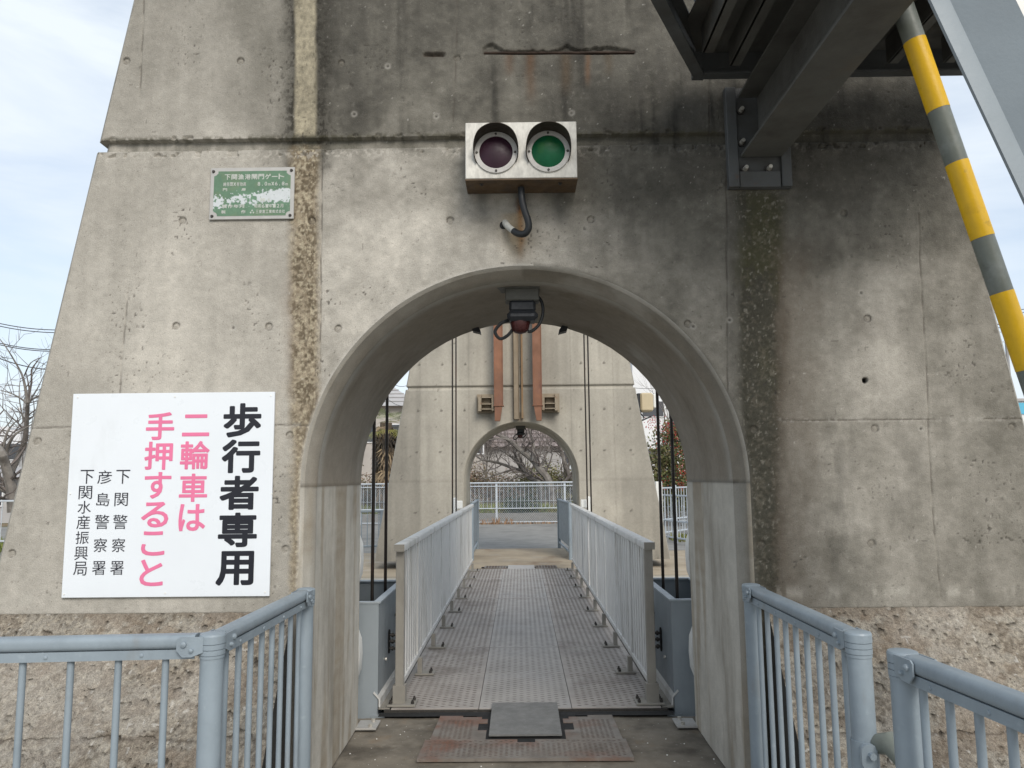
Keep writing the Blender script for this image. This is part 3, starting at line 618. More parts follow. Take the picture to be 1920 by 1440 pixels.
b = MB(); b.add([(-60, 13.73, ZFAR+.004), (60, 13.73, ZFAR+.004), (60, 18.3, ZFAR+.004), (-60, 18.3, ZFAR+.004)], [(0, 1, 2, 3)]); struct(b.build('pavement', M_tanfloor))
b = MB(); b.add([(-1.07, 17.4, -.01), (1.07, 17.4, -.01), (1.07, 18.4, ZFAR+.010), (-1.07, 18.4, ZFAR+.010)], [(0, 1, 2, 3)]); b.add([(-1.07, 13.43, -.01), (-1.07, 17.4, -.01), (-1.07, 17.4, -.3), (-1.07, 13.43, -.3)], [(0, 1, 2, 3)]); b.add([(1.07, 13.43, -.01), (1.07, 17.4, -.01), (1.07, 17.4, -.3), (1.07, 13.43, -.3)], [(3, 2, 1, 0)]); b.add([(-1.07, 13.43, -.01), (1.07, 13.43, -.01), (1.07, 13.43, -.4), (-1.07, 13.43, -.4)], [(3, 2, 1, 0)])
struct(b.build('passage_apron', M_tanfloor))
b = MB(); b.add([(-60, 18.2, ZFAR+.008), (60, 18.2, ZFAR+.008), (60, 30.0, ZFAR+.008), (-60, 30.0, ZFAR+.008)], [(0, 1, 2, 3)]); struct(b.build('road', M_asph))
# ------------------------------------------------------------------ signs on the near tower
YS = Y0-.016
c4 = [P(*q, YS) for q in ((139, 738), (517, 735), (503, 1117), (113, 1122))]
sg = thing('notice_board', 'large white notice with black and pink upright lettering on the tower wall', 'sign')
sx0, sx1, sz1, sz0 = (c4[0][0]+c4[3][0])/2, (c4[1][0]+c4[2][0])/2, (c4[0][2]+c4[1][2])/2, (c4[2][2]+c4[3][2])/2
b = MB(); b.box(((sx0+sx1)/2, YS+.006, (sz0+sz1)/2), (sx1-sx0, .012, sz1-sz0), b=.0015); b.build('board', M_sign, sg)
LINES = [('lettering', M_black, .030, [('歩', 419, 490, 756, 820), ('行', 416, 488, 824, 887), ('者', 412, 485, 892, 956), ('専', 409, 482, 961, 1026), ('用', 405, 476, 1033, 1098)]),
 ('lettering', M_pink, .022, [('二', 342, 393, 777, 818), ('輪', 338, 393, 827, 880), ('車', 336, 389, 888, 941), ('は', 335, 385, 945, 996)]),
 ('lettering', M_pink, .022, [('手', 274, 327, 773, 825), ('押', 271, 324, 828, 881), ('す', 271, 321, 885, 935), ('る', 265, 316, 941, 989), ('こ', 265, 309, 996, 1042), ('と', 262, 306, 1049, 1099)]),
 ('lettering', M_thin, 0, [('下', 218, 244, 881, 907), ('関', 215, 240, 924, 949), ('警', 212, 239, 965, 992), ('察', 210, 235, 1009, 1035), ('署', 207, 232, 1052, 1078)]),
 ('lettering', M_thin, 0, [('彦', 183, 210, 882, 907), ('島', 181, 206, 924, 949), ('警', 178, 205, 965, 992), ('察', 176, 201, 1009, 1035), ('署', 173, 198, 1052, 1078)]),
 ('lettering', M_thin, 0, [('下', 151, 176, 881, 907), ('関', 148, 173, 911, 936), ('水', 146, 171, 939, 963), ('産', 144, 169, 966, 992), ('振', 142, 167, 996, 1020), ('興', 140, 165, 1024, 1050), ('局', 138, 163, 1053, 1079)])]
for nm, mt, bold, chars in LINES:
    for ch, a, c, t, d in chars:
        m_ = MB()
        p, q = P(a, (t+d)/2, YS), P(c, (t+d)/2, YS); zt, zb = P((a+c)/2, t, YS)[2], P((a+c)/2, d, YS)[2]
        put_glyph(m_, ch, p[0], q[0], zb, zt, YS-.0015, bold)
        m_.build('character', mt, sg)
for u, v in ((146, 745), (328, 744), (508, 742), (120, 1114), (310, 1112), (497, 1110), (132, 926), (510, 926)):
    p = P(u, v, YS); b = MB(); b.cyl((p[0], YS, p[2]), (p[0], YS-.003, p[2]), .004, 8); b.build('screw', M_white, sg)

YP = Y0-.013
pl = thing('gate_plaque', 'small worn green metal plaque with pale characters screwed above the notice', 'plaque')
q = [P(*k, YP) for k in ((397, 315), (554, 313), (549, 411), (390, 411))]
px0, px1, pz1, pz0 = (q[0][0]+q[3][0])/2, (q[1][0]+q[2][0])/2, (q[0][2]+q[1][2])/2, (q[2][2]+q[3][2])/2
PW, PH = px1-px0, pz1-pz0
pq = lambda a, c: (px0+a*PW, pz0+(1-c)*PH)                       # 0..1 across, 0..1 down
b = MB(); b.box(((px0+px1)/2, YP+.004, (pz0+pz1)/2), (PW, .008, PH), b=.002); b.build('plate', M_plq, pl)
# enamelled field with notched corners, worn through to pale metal in a drift across the middle
n1, n2 = 150, 96; A, Cc = np.meshgrid(np.linspace(.045, .955, n1), np.linspace(.07, .935, n2))
keep = lambda a, c: min(math.hypot((a-x)*1.6, c-y) for x in (.04, .96) for y in (.07, .94)) > .085
wx = A*1.6; worn = .66*np.exp(-((Cc-(.60-.14*(A-.5)))/.15)**2)*sst(-.05, .12, A)*(.75+.5*sst(.5, .7, A))+.30*np.exp(-((A-.53)/.06)**2-((Cc-.74)/.10)**2)+.16*np.exp(-((Cc-.94)/.04)**2)+.25*np.exp(-((A-.07)/.06)**2-((Cc-.72)/.13)**2)
nzz = fbm(wx*26, Cc*26, 141, 4); msk = sst(.0, .09, worn*1.05+nzz*1.1+(fbm(wx*7, Cc*7, 144)-.5)*.35-.98)
grn = np.array([.095, .175, .11]); gw = fbm(wx*5, Cc*5, 142)
cf = grn*(.8+.5*gw)[..., None]; cf = cf*(1-(sst(.5, .7, fbm(wx*4, Cc*3, 143))*.3)[..., None])+np.array([.16, .19, .10])*(sst(.5, .7, fbm(wx*4, Cc*3, 143))*.3)[..., None]
cf = cf*(1-msk[..., None])+np.array([.50, .53, .54])*msk[..., None]
X = px0+A*PW; Z = pz0+(1-Cc)*PH
F_ = gridfaces(n2, n1, flip=True); Ff = [f for f in F_ if all(keep(A.ravel()[i], Cc.ravel()[i]) for i in f)]
mesh_np('green_enamel', np.stack([X, np.full_like(X, YP-.001), Z], -1).reshape(-1, 3), np.array(Ff), M('worn_green_enamel', None, .5, attr='Col', var=.06, vscale=60, bump=.05), pl, cf.reshape(-1, 3), smooth=False)
def row(txt, a0, a1, c0, c1, nm='lettering'):
    m_ = MB(); n = len(txt); st = (a1-a0)/n
    for i, ch in enumerate(txt):
        if ch in ' 　': continue
        wd = .86 if ord(ch) > 255 else .74
        h0, h1 = c0, c1
        if ch in '.': h0 = c1-(c1-c0)*.25; wd = .2
        if ch == 'ー': h0, h1 = c0+(c1-c0)*.42, c0+(c1-c0)*.6
        if ch == 'm': h0 = c0+(c1-c0)*.4
        x0, z1 = pq(a0+st*(i+.5-wd/2), h0); x1, z0 = pq(a0+st*(i+.5+wd/2), h1)
        put_glyph(m_, ch, x0, x1, z0, z1, YP-.0022, .03)
    m_.build(nm, M_plqtxt, pl)
row('下関漁港閘門ゲート', .165, .885, .13, .235)
row('純径間×有効高', .155, .43, .285, .36); row('8.0m×6.8m', .56, .93, .285, .36)
row('門', .15, .21, .40, .455); row('扉', .37, .43, .40, .455)
row('11.6', .60, .72, .60, .665)
row('製作年月', .145, .42, .715, .785); row('昭和61年12月', .53, .88, .715, .785)
row('製', .14, .20, .825, .89); row('作', .375, .435, .825, .89); row('三菱重工業株式会社', .55, .90, .825, .89)
m_ = MB()
for (a, c) in ((.51, .835), (.493, .875), (.527, .875)):
    x, z = pq(a, c); s = PH*.022; m_.add([(x-s*.8, YP-.0022, z), (x, YP-.0022, z-s), (x+s*.8, YP-.0022, z), (x, YP-.0022, z+s)], [(0, 1, 2, 3)])
m_.build('maker_emblem', M_plqtxt, pl)
for a, c in ((.035, .07), (.962, .065), (.035, .935), (.958, .935)):
    x, z = pq(a, c); b = MB(); b.cyl((x, YP, z), (x, YP-.007, z), .0085, 10, .006); b.box((x, YP-.007, z), (.010, .003, .002)); b.build('screw', M_bolt, pl)

# ------------------------------------------------------------------ signal box
YB = 3.662
s0 = thing('signal_box', 'metal signal box with a dark red and a green lens above the near arch', 'traffic signal')
a, c, d, e = P(872, 231, YB), P(1081.5, 228, YB), P(1082, 333.5, YB), P(873, 336, YB)
bx0, bx1, bz1, bz0 = (a[0]+e[0])/2, (c[0]+d[0])/2, (a[2]+c[2])/2, (d[2]+e[2])/2
b = MB(); b.box(((bx0+bx1)/2, (YB+Y0)/2, (bz0+bz1)/2+.002), (bx1-bx0, Y0-YB, bz1-bz0), b=.003); b.build('housing', M_sig, s0)
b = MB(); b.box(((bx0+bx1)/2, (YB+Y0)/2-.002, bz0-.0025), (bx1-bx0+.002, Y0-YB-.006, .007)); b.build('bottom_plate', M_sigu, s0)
for u, ml, nm in ((930, M_lred, 'red_lens'), (1028, M_lgrn, 'green_lens')):
    p = P(u, 286.5 if u < 1000 else 284.5, YB); x, z = p[0], p[2]
    b = MB(); n = 40                                              # bezel ring
    ri, ro = .083, .106
    for k in range(n):
        a0, a1 = 2*math.pi*k/n, 2*math.pi*(k+1)/n
        for (r0, r1, y0_, y1_) in ((ro, ro, YB, YB-.008), (ro, ri, YB-.008, YB-.008), (ri, ri, YB-.008, YB)):
            b.add([(x+r0*math.cos(a0), y0_, z+r0*math.sin(a0)), (x+r0*math.cos(a1), y0_, z+r0*math.sin(a1)), (x+r1*math.cos(a1), y1_, z+r1*math.sin(a1)), (x+r1*math.cos(a0), y1_, z+r1*math.sin(a0))], [(3, 2, 1, 0)])
    bz = b.build('bezel', M_plq, s0)
    for k in range(4):
        an = math.pi/2*k; q = (x+.095*math.cos(an), z+.095*math.sin(an)); bb = MB(); bb.cyl((q[0], YB-.008, q[1]), (q[0], YB-.014, q[1]), .0065, 8, .005); bb.build('screw', M_bolt, bz)
    b = MB(); R = 10                                             # domed lens
    vs = [(x, YB-.014, z)]+[(x+.083*(j/R)*math.cos(2*math.pi*k/n), YB-.002-.012*(1-(j/R)**2), z+.083*(j/R)*math.sin(2*math.pi*k/n)) for j in range(1, R+1) for k in range(n)]
    fs = [(0, 1+(k+1) % n, 1+k) for k in range(n)]+[(1+j*n+k, 1+j*n+(k+1) % n, 1+(j+1)*n+(k+1) % n, 1+(j+1)*n+k) for j in range(R-1) for k in range(n)]
    b.add(vs, [f[::-1] for f in fs]); b.build(nm, ml, s0)
    b = MB(); n = 40; rv = .1115                                  # cutaway visor, a half sleeve with tapering cheeks
    vs = []
    for k in range(n+1):
        an = rad(-28)+rad(236)*k/n; top = math.sin(an); ln = .016+.085*sst(-.45, .75, np.array(top)).item()
        for r_, yy in ((rv, YB), (rv, YB-ln), (rv-.0025, YB-ln), (rv-.0025, YB)): vs.append((x+r_*math.cos(an), yy, z+r_*math.sin(an)))
    fs = [(k*4+i, k*4+i+1, (k+1)*4+i+1, (k+1)*4+i) for k in range(n) for i in range(3)]
    b.add(vs, [f[::-1] for f in fs]); b.build('visor', M_visor, s0)
for u in (903, 1050):
    p = P(u, 346, YB+.06); b = MB(); b.box((p[0], YB+.05, bz0-.006), (.018, .02, .006)); b.cyl((p[0], YB+.05, bz0-.008), (p[0], YB+.05, bz0-.016), .005, 8); b.build('bottom_catch', M_bolt, s0)
ho = thing('cable_hose', 'black cable hose looping from under the signal box into the wall', 'hose')
cen = [(977, 352, .11), (979, 376, .115), (984, 396, .12), (990, 414, .12), (991, 428, .115), (984, 438, .105), (972, 438, .085), (960, 431, .06), (951, 423, .03), (946, 416, -.02)]
pts = [Vector(P(u, v, Y0-d)) for u, v, d in cen]
def smooth(pts, k=4):
    o = []
    for i in range(len(pts)-1):
        p0, p1, p2, p3 = pts[max(i-1, 0)], pts[i], pts[i+1], pts[min(i+2, len(pts)-1)]
        for j in range(k):
            t = j/k; o.append(.5*((2*p1)+(-p0+p2)*t+(2*p0-5*p1+4*p2-p3)*t*t+(-p0+3*p1-3*p2+p3)*t**3))
    return o+[pts[-1]]
sp = smooth(pts); k = int(len(sp)*.74)
b = MB(); b.tube(sp[:k+1], .0172, 12); b.build('hose', M_hose, ho)
b = MB(); b.tube(sp[k:], .017, 12); b.build('hose_sleeve', M_hosew, ho)
p = P(944, 422, Y0-.004); b = MB(); b.tube([p, (p[0], Y0+.004, p[2])], [.020, .020], 14); b.build('wall_hole', M_dark, ho)

# ------------------------------------------------------------------ steel stair landing, cantilever beam, striped pole
M_stairg = M('stained_grey_steel', (.075, .079, .080), .55, var=.12, vscale=4, dirt=[((.05, .046, .04), .7, 2.8, .5), ((.13, .14, .145), .5, 3, .6), ((.12, .06, .03), .5, 14, .66)], bump=.1, bscale=90)
st = thing('steel_stair_landing', 'grey steel stair landing bracketed high on the right of the near tower', 'staircase')
ZL, YL = 3.52, 3.66
cl, cr = P(1302, 150, YL), P(1805, 141, YL); ZL = (cl[2]+cr[2])/2
dg = G(1220, 0, ZL); XR = 2.36; YE = 2.30
dirL = Vector((dg[0]-cl[0], dg[1]-cl[1], 0)).normalized()
tL = (YE-cl[1])/dirL.y; pend = Vector((cl[0], cl[1], ZL))+dirL*tL
def channel(p0, p1, inward, name):                               # edge channel: web upright, flanges pointing inwards
    p0, p1 = Vector(p0), Vector(p1); m_ = MB(); up = Vector((0, 0, 1)); i_ = Vector(inward).normalized()
    m_.prism([(0, 0), (.055, 0), (.055, .010), (.009, .012), (.009, .168), (.055, .170), (.055, .18), (0, .18)], p0, p1, i_, up)
    return m_.build(name, M_stairg, st)
nL = Vector((-dirL.y, dirL.x, 0)); nL = nL if nL.x > 0 else -nL
channel((cl[0]+.03, YL, ZL), (XR, YL, ZL), (0, -1, 0), 'edge_channel')
channel((cl[0], YL, ZL-.0016), (pend.x, pend.y, ZL-.0016), nL, 'edge_channel')
channel((XR, YL, ZL), (XR, YE, ZL), (-1, 0, 0), 'edge_channel')
b = MB(); b.box((cl[0]+.012, YL-.006, ZL+.09), (.05, .03, .18)); b.box((cl[0]+.02, YL-.02, ZL+.005), (.05, .06, .0095)); b.build('corner_gusset', M_stairg, st)
gA = Vector((cl[0], YL, ZL+.115))+dirL*.42
x_at = lambda y, t0=0: cl[0]+dirL.x/dirL.y*(y-YL)
xo = P(1268, 40, 3.2)[0]
b = MB(); zf = ZL+.135                                            # floor plate, open in the left corner
fl = [(1.05, YL-.012), (XR-.01, YL-.012), (XR-.01, YE), (1.05, YE)]
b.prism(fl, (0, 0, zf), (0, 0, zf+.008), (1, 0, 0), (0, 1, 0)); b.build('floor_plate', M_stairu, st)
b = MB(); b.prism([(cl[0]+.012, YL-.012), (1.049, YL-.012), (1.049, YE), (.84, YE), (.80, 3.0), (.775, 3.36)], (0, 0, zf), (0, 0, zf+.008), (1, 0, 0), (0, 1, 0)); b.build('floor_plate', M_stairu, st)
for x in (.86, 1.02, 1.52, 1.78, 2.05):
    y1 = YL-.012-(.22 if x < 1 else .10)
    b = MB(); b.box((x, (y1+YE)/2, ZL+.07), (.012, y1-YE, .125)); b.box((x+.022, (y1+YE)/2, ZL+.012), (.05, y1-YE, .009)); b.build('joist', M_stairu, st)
b = MB(); b.prism([(0, 0), (.34, -.34), (.34, -.30), (.0, .22)], (.80, 3.34, zf+.012), (.80, 3.34, zf+.018), (0, 0, 1), (0, 1, 0))
b = MB(); b.add([(.60, 3.30, zf+.35), (.60, 2.4, zf+.35), (.84, 2.4, zf+.02), (.84, 3.34, zf+.02)], [(0, 1, 2, 3)]); b.add([(.602, 3.30, zf+.352), (.602, 2.4, zf+.352), (.842, 2.4, zf+.022), (.842, 3.34, zf+.022)], [(3, 2, 1, 0)]); b.build('riser_sheet', M_stair, st)
# cantilever beam (H section) bolted to the wall
wl, wr = P(1389, 296, Y0-.03), P(1466, 292, Y0-.03); bxc = (wl[0]+wr[0])/2; bw = (wr[0]-wl[0]); zb = (wl[2]+wr[2])/2; hb = ZL-.004-zb
e1 = G(1515, 100, zb); sx = (e1[0]-bxc)/(e1[1]-Y0); ye = 2.32; ex = bxc+.02
Hs = [(-bw/2, 0), (bw/2, 0), (bw/2, .014), (.006, .014), (.006, hb-.014), (bw/2, hb-.014), (bw/2, hb), (-bw/2, hb), (-bw/2, hb-.014), (-.006, hb-.014), (-.006, .014), (-bw/2, .014)]
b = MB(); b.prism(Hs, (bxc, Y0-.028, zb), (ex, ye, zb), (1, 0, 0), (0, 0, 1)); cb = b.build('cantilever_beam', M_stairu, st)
a0, a1, a2, a3 = P(1360, 166, Y0-.02), P(1479, 166, Y0-.02), P(1480, 355, Y0-.02), P(1363, 354, Y0-.02)
ax0, ax1, az1, az0 = (a0[0]+a3[0])/2, (a1[0]+a2[0])/2, a0[2], a3[2]
b = MB(); b.box(((ax0+ax1)/2, Y0-.010, (az0+az1)/2), (ax1-ax0, .022, az1-az0), b=.002); bp = b.build('base_plate', M_stairg, st)
for xx, w_ in ((ax0+.027, .054), (ax1-.027, .05)):
    b = MB(); b.box((xx, Y0-.030, (az0+az1)/2+.0), (w_, .022, az1-az0-.006), b=.003); b.build('cover_strip', M_stairg, bp)
b = MB(); b.box(((ax0+ax1)/2, Y0-.027, az0+.045), (ax1-ax0-.115, .016, .085), b=.003); b.build('cover_strip', M_stairg, bp)
for u, v in ((1391, 204), (1393, 264), (1399, 314), (1444, 313), (1452, 210), (1455, 262)):
    p = P(u, v, Y0-.05); b = MB(); b.cyl((p[0], Y0-.02, p[2]), (p[0], Y0-.034, p[2]), .022, 6); b.build('nut', M_bolt, bp)
    b = MB(); b.cyl((p[0], Y0-.034, p[2]), (p[0], Y0-.062, p[2]), .013, 12, .010); b.build('bolt', M_zinc, bp)
# stringer coming down to the right
YT = 2.2
t0, t1_ = Vector(P(1745, 0, YT)), Vector(P(1920, 372, YT)); dS = (t1_-t0).normalized(); nS = Vector((-dS.z, 0, dS.x)); nS = nS if nS.x > 0 else -nS
pA, pB = t0-dS*.42, t1_+dS*2.6
b = MB(); b.prism([(0, 0), (.050, .0), (.056, .002), (.175, -.075), (.182, -.066), (.062, .014), (0, .012)], pA, pB, nS, (0, 1, 0)); b.build('stringer', M_stair, st)
b = MB(); b.prism([(.180, -.05), (.42, .0), (.42, .004), (.180, -.046)], pA, pB, nS, (0, 1, 0)); b.build('side_sheet', M_wsheet, st)
sp_ = thing('striped_pole', 'slanting round pole with yellow and grey-green bands before the landing', 'pole')
YPo = 2.72
cu = lambda v: 1688+v*(1877-1688)/546
pp = lambda v: Vector(P(cu(v), v, YPo))
vs_ = [(-140, 77, 0), (77, 207, 1), (207, 306, 0), (306, 446, 1), (446, 549, 0), (549, 692, 1), (692, 800, 0), (800, 950, 1), (950, 1060, 0), (1060, 1210, 1), (1210, 1400, 0), (1400, 1600, 1), (1600, 1800, 0)]
for a, c, yl in vs_:
    b = MB(); b.cyl(pp(a), pp(c), .0395 if yl else .0385, 24); b.build('yellow_band' if yl else 'pole_section', M_yel if yl else M_pole, sp_)

# ------------------------------------------------------------------ foreground railings
RTOP = 1.045
def post(parent, x, y, dirs=(), r=.038, capd=(1, 0)):
    b = MB(); b.cyl((x, y, -.02), (x, y, RTOP-.03), r, 24); po = b.build('post', M_rail, parent)
    b = MB()
    zz = RTOP-.004
    for h0, h1, rr in ((-.075, -.066, .0402), (-.064, -.048, .0415), (-.046, -.030, .0415), (-.028, -.004, .0425)): b.cyl((x, y, zz+h0), (x, y, zz+h1), rr, 24)
    ring = [(rr*math.cos(t), rr*math.sin(t)) for rr, t in []]
    b.tube([(x, y, zz-.004), (x, y, zz+.002), (x, y, zz+.005), (x, y, zz+.006)], [.0425, .040, .030, .004], 24)
    b.build('post_cap', M_rail, po)
    for d in dirs:
        d = Vector((d[0], d[1], 0)).normalized(); s_ = Vector((-d.y, d.x, 0))
        for sg_ in (-1, 1):                                       # two cheek plates with bolts
            b = MB(); o = Vector((x, y, RTOP-.036))+s_*sg_*.034
            pf = [(.018, -.020), (.055, -.034), (.085, -.034), (.104, -.012), (.104, .022), (.094, .030), (.018, .030)]
            b.prism(pf, o, o+s_*sg_*.005, d, (0, 0, 1)); cp = b.build('clamp_plate', M_rail, po)
            for (aa, hh, rr) in ((.080, .008, .0095), (.055, -.012, .007)):
                b = MB(); q = o+d*aa+Vector((0, 0, hh)); b.cyl(q, q+s_*sg_*.013, rr, 8); b.tube([q+s_*sg_*.013, q+s_*sg_*.016], [rr*.9, rr*.4], 8); b.build('bolt', M_rail, cp)
    return po
def run(parent, p0, p1, n, off0=.12, off1=.12, ends=(.05, .05), zlow=.10, rivs=True):
    p0, p1 = Vector((*p0, 0)), Vector((*p1, 0)); d = (p1-p0).normalized(); Ln = (p1-p0).length; s_ = Vector((-d.y, d.x, 0))
    a, c = p0+d*ends[0], p1-d*ends[1]
    b = MB(); b.prism(rrect(.062, .046, .018, 5), a+Vector((0, 0, RTOP-.024)), c+Vector((0, 0, RTOP-.024)), s_, (0, 0, 1)); tr = b.build('top_rail', M_rail, parent)
    b = MB(); b.prism([(-.024, 0), (.024, 0), (.024, -.030), (.020, -.030), (.020, -.003), (-.020, -.003), (-.020, -.030), (-.024, -.030)], a+Vector((0, 0, RTOP-.048)), c+Vector((0, 0, RTOP-.048)), s_, (0, 0, 1)); ch = b.build('rail_channel', M_rail, parent)
    b = MB(); b.prism(rrect(.045, .035, .006, 2), a+Vector((0, 0, zlow)), c+Vector((0, 0, zlow)), s_, (0, 0, 1)); b.build('bottom_rail', M_rail, parent)
    pk = None
    for i in range(n):
        q = p0+d*(off0+(Ln-off0-off1)*i/max(1, n-1))
        if pk is None:
            b = MB(); b.cyl((0, 0, zlow+.018), (0, 0, RTOP-.052), .0112, 12); pk = b.build('picket', M_rail, parent); pk.location = q
        else: share(pk, parent, q)
    if rivs:
        rv_ = None
        for i in range(max(2, int(n*.5))):
            q = p0+d*(off0+.07+(Ln-off0-off1)*i*2/max(1, n-1))
            for sg_ in (-1, 1):
                if (q-p0).length > Ln-.1: continue
                b = MB(); z_ = Vector((0, 0, RTOP-.064)); b.tube([q+z_+s_*sg_*.024, q+z_+s_*sg_*.0265, q+z_+s_*sg_*.028], [.0068, .0062, .003], 8); b.build('rivet', M_rail, ch)
A_, B_ = (-1.054, 2.655), (-1.03, 3.70)
fr = thing('pedestrian_railing', 'blue-grey steel railing turning a corner in front of the notice board', 'railing')
Lf = (-3.3, 2.50)
post(fr, *A_, [(-1, -.06), (B_[0]-A_[0], B_[1]-A_[1])]); post(fr, *B_, [(A_[0]-B_[0], A_[1]-B_[1])], r=.036)
run(fr, A_, B_, 8, .115, .10); run(fr, A_, Lf, 14, .15, .12)
C_, D_ = (1.054, 3.72), (1.068, 2.60)
fr = thing('pedestrian_railing', 'short blue-grey steel railing running into the arch on the right', 'railing')
post(fr, *C_, [(D_[0]-C_[0], D_[1]-C_[1])], r=.036); post(fr, *D_, [(C_[0]-D_[0], C_[1]-D_[1])])
run(fr, C_, D_, 9, .10, .11)
b = MB(); zz = .675                                               # hinge lug and its capped link low on the post
b.cyl((D_[0], D_[1], zz-.05), (D_[0], D_[1], zz+.035), .042, 20); b.prism(rrect(.05, .075, .02, 4), (D_[0]-.01, D_[1]-.045, zz), (D_[0]-.01, D_[1]-.058, zz), (1, 0, 0), (0, 0, 1)); hl = b.build('hinge_collar', M_rail, fr)
b = MB(); b.tube([(D_[0]+.03, D_[1]-.03, zz+.03), (D_[0]+.05, D_[1]-.07, zz+.045), (D_[0]+.06, D_[1]-.12, zz+.025), (D_[0]+.062, D_[1]-.17, zz-.02)], [.03, .036, .034, .02], 14); b.build('hinge_hood', M_pole, hl)
b = MB(); b.cyl((D_[0]-.005, D_[1]-.058, zz+.005), (D_[0]-.005, D_[1]-.075, zz+.005), .011, 8); b.build('bolt', M_rail, hl)
E_, F_e = (1.075, 2.318), (1.30, 1.05)
e2 = G(1920, 1303, RTOP); F_e = (E_[0]+(e2[0]-E_[0])*2.3, E_[1]+(e2[1]-E_[1])*2.3)
fr = thing('pedestrian_railing', 'nearest blue-grey steel railing leaving the lower right corner', 'railing')
post(fr, *E_, [(F_e[0]-E_[0], F_e[1]-E_[1])]); run(fr, E_, F_e, 9, .085, .10, rivs=True)

# ------------------------------------------------------------------ footbridge
br = thing('footbridge', 'narrow steel lock footbridge with chequer plate deck between the towers', 'bridge')
ROWS = [5.40, 6.32, 7.27, 8.22, 9.17, 10.15, 11.13, 12.10, 13.36]
COLS = [(-.905, -.318, M_deck), (-.314, .306, M_deckc), (.310, .905, M_deck)]
ZD = .018
def lugs(x0, x1, y0, y1, pitch, ln, wd, h, z, mat, parent, ry=.62):
    py = pitch*ry; nx, ny = int((x1-x0-.01)/pitch), int((y1-y0-.01)/py)
    i, j = np.meshgrid(np.arange(nx), np.arange(ny)); i = i.ravel(); j = j.ravel()
    cx = x0+((x1-x0)-(nx-1)*pitch)/2+i*pitch; cy = y0+((y1-y0)-(ny-1)*py)/2+j*py+(i % 2)*py*.5
    an = np.where((i+j) % 2 == 0, rad(9), rad(-14)); ca, sa = np.cos(an), np.sin(an)
    loc = np.array([(-ln/2, 0, 0), (0, -wd/2, 0), (ln/2, 0, 0), (0, wd/2, 0), (-ln*.22, 0, h), (ln*.22, 0, h)])
    V = np.zeros((len(cx), 6, 3)); V[..., 0] = cx[:, None]+loc[:, 0]*ca[:, None]-loc[:, 1]*sa[:, None]; V[..., 1] = cy[:, None]+loc[:, 0]*sa[:, None]+loc[:, 1]*ca[:, None]; V[..., 2] = z+loc[:, 2]
    T = np.array([(0, 1, 4), (1, 5, 4), (1, 2, 5), (2, 3, 5), (3, 4, 5), (3, 0, 4)]); Fq = (np.arange(len(cx))[:, None, None]*6+T).reshape(-1, 3)
    o = mesh_np('tread_pattern', V.reshape(-1, 3), Fq, mat, parent, smooth=False); o['kind'] = 'stuff'; return o
rnd = random.Random(4)
M_lug = M('grimy_shaded_tread_lug', (.205, .18, .162), .5, metal=.3, var=.2, vscale=3, dirt=[((.33, .32, .30), .7, 1.1, .56)], bump=0)  # darker than the plate: relief shading painted in along with grime
M_lugc = M('worn_shaded_tread_lug', (.255, .24, .225), .5, metal=.1, var=.2, vscale=3, dirt=[((.13, .12, .11), .6, 1.4, .55)], bump=0)  # slightly darker than the centre plate, relief shading painted in
M_lugr = M('rusty_tread_lug', (.10, .075, .06), .6, metal=.2, var=.3, vscale=5, dirt=[((.22, .21, .19), .7, 2.1, .52)], bump=0)
for r in range(len(ROWS)-1):
    for (x0, x1, mt) in COLS:
        y0, y1 = ROWS[r]+.002, ROWS[r+1]-.002; z = ZD+rnd.uniform(-.0012, .0012)
        b = MB(); b.box(((x0+x1)/2, (y0+y1)/2, z-.004), (x1-x0, y1-y0, .008), b=.0015); dp = b.build('deck_panel', mt, br)
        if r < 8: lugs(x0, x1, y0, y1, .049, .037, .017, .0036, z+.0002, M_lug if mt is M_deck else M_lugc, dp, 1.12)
b = MB(); b.box((0, 9.38, .003), (1.90, 7.98, .012)); b.build('deck_frame', M_bolt, br)
b = MB(); b.box((0, 5.385, -.06), (1.88, .02, .115)); b.build('end_beam', M_bolt, br)
for sgn in (-1, 1):
    b = MB(); b.box((sgn*.955, 9.4, .012), (.075, 7.95, .010)); b.build('edge_plate', M_alud, br)
    b = MB(); b.prism([(0, 0), (.012, 0), (.012, .05), (.05, .09), (.045, .10), (0, .055)], (sgn*.985, 5.45, .015), (sgn*.985, 13.3, .015), (sgn, 0, 0), (0, 0, 1)); b.build('kick_flange', M_alu, br)
    b = MB(); b.box((sgn*1.0, 9.4, -.35), (.10, 7.9, .62)); b.build('girder', M_box, br)
b = MB(); vsF = [(-.235, 5.47, ZD+.018), (.215, 5.47, ZD+.018), (.215, 5.40, ZD+.020), (-.235, 5.40, ZD+.020), (.209, 4.845, .016), (-.220, 4.845, .016)]
b.prism([(-.226, 5.46), (.212, 5.46), (.212, 4.845), (-.226, 4.845)], (0, 0, 0), (0, 0, .010), (1, 0, 0), (0, 1, 0))
for i, p in enumerate(b.v): b.v[i] = (p[0]*(1.0), p[1], p[2]+.014+(p[1]-4.845)*.022)
fp = b.build('hinged_flap', M_flap, br)
# far flap
b = MB(); b.box((-.02, 13.62, .012), (.46, .62, .010), b=.002); b.build('hinged_flap', M_deckc, br)
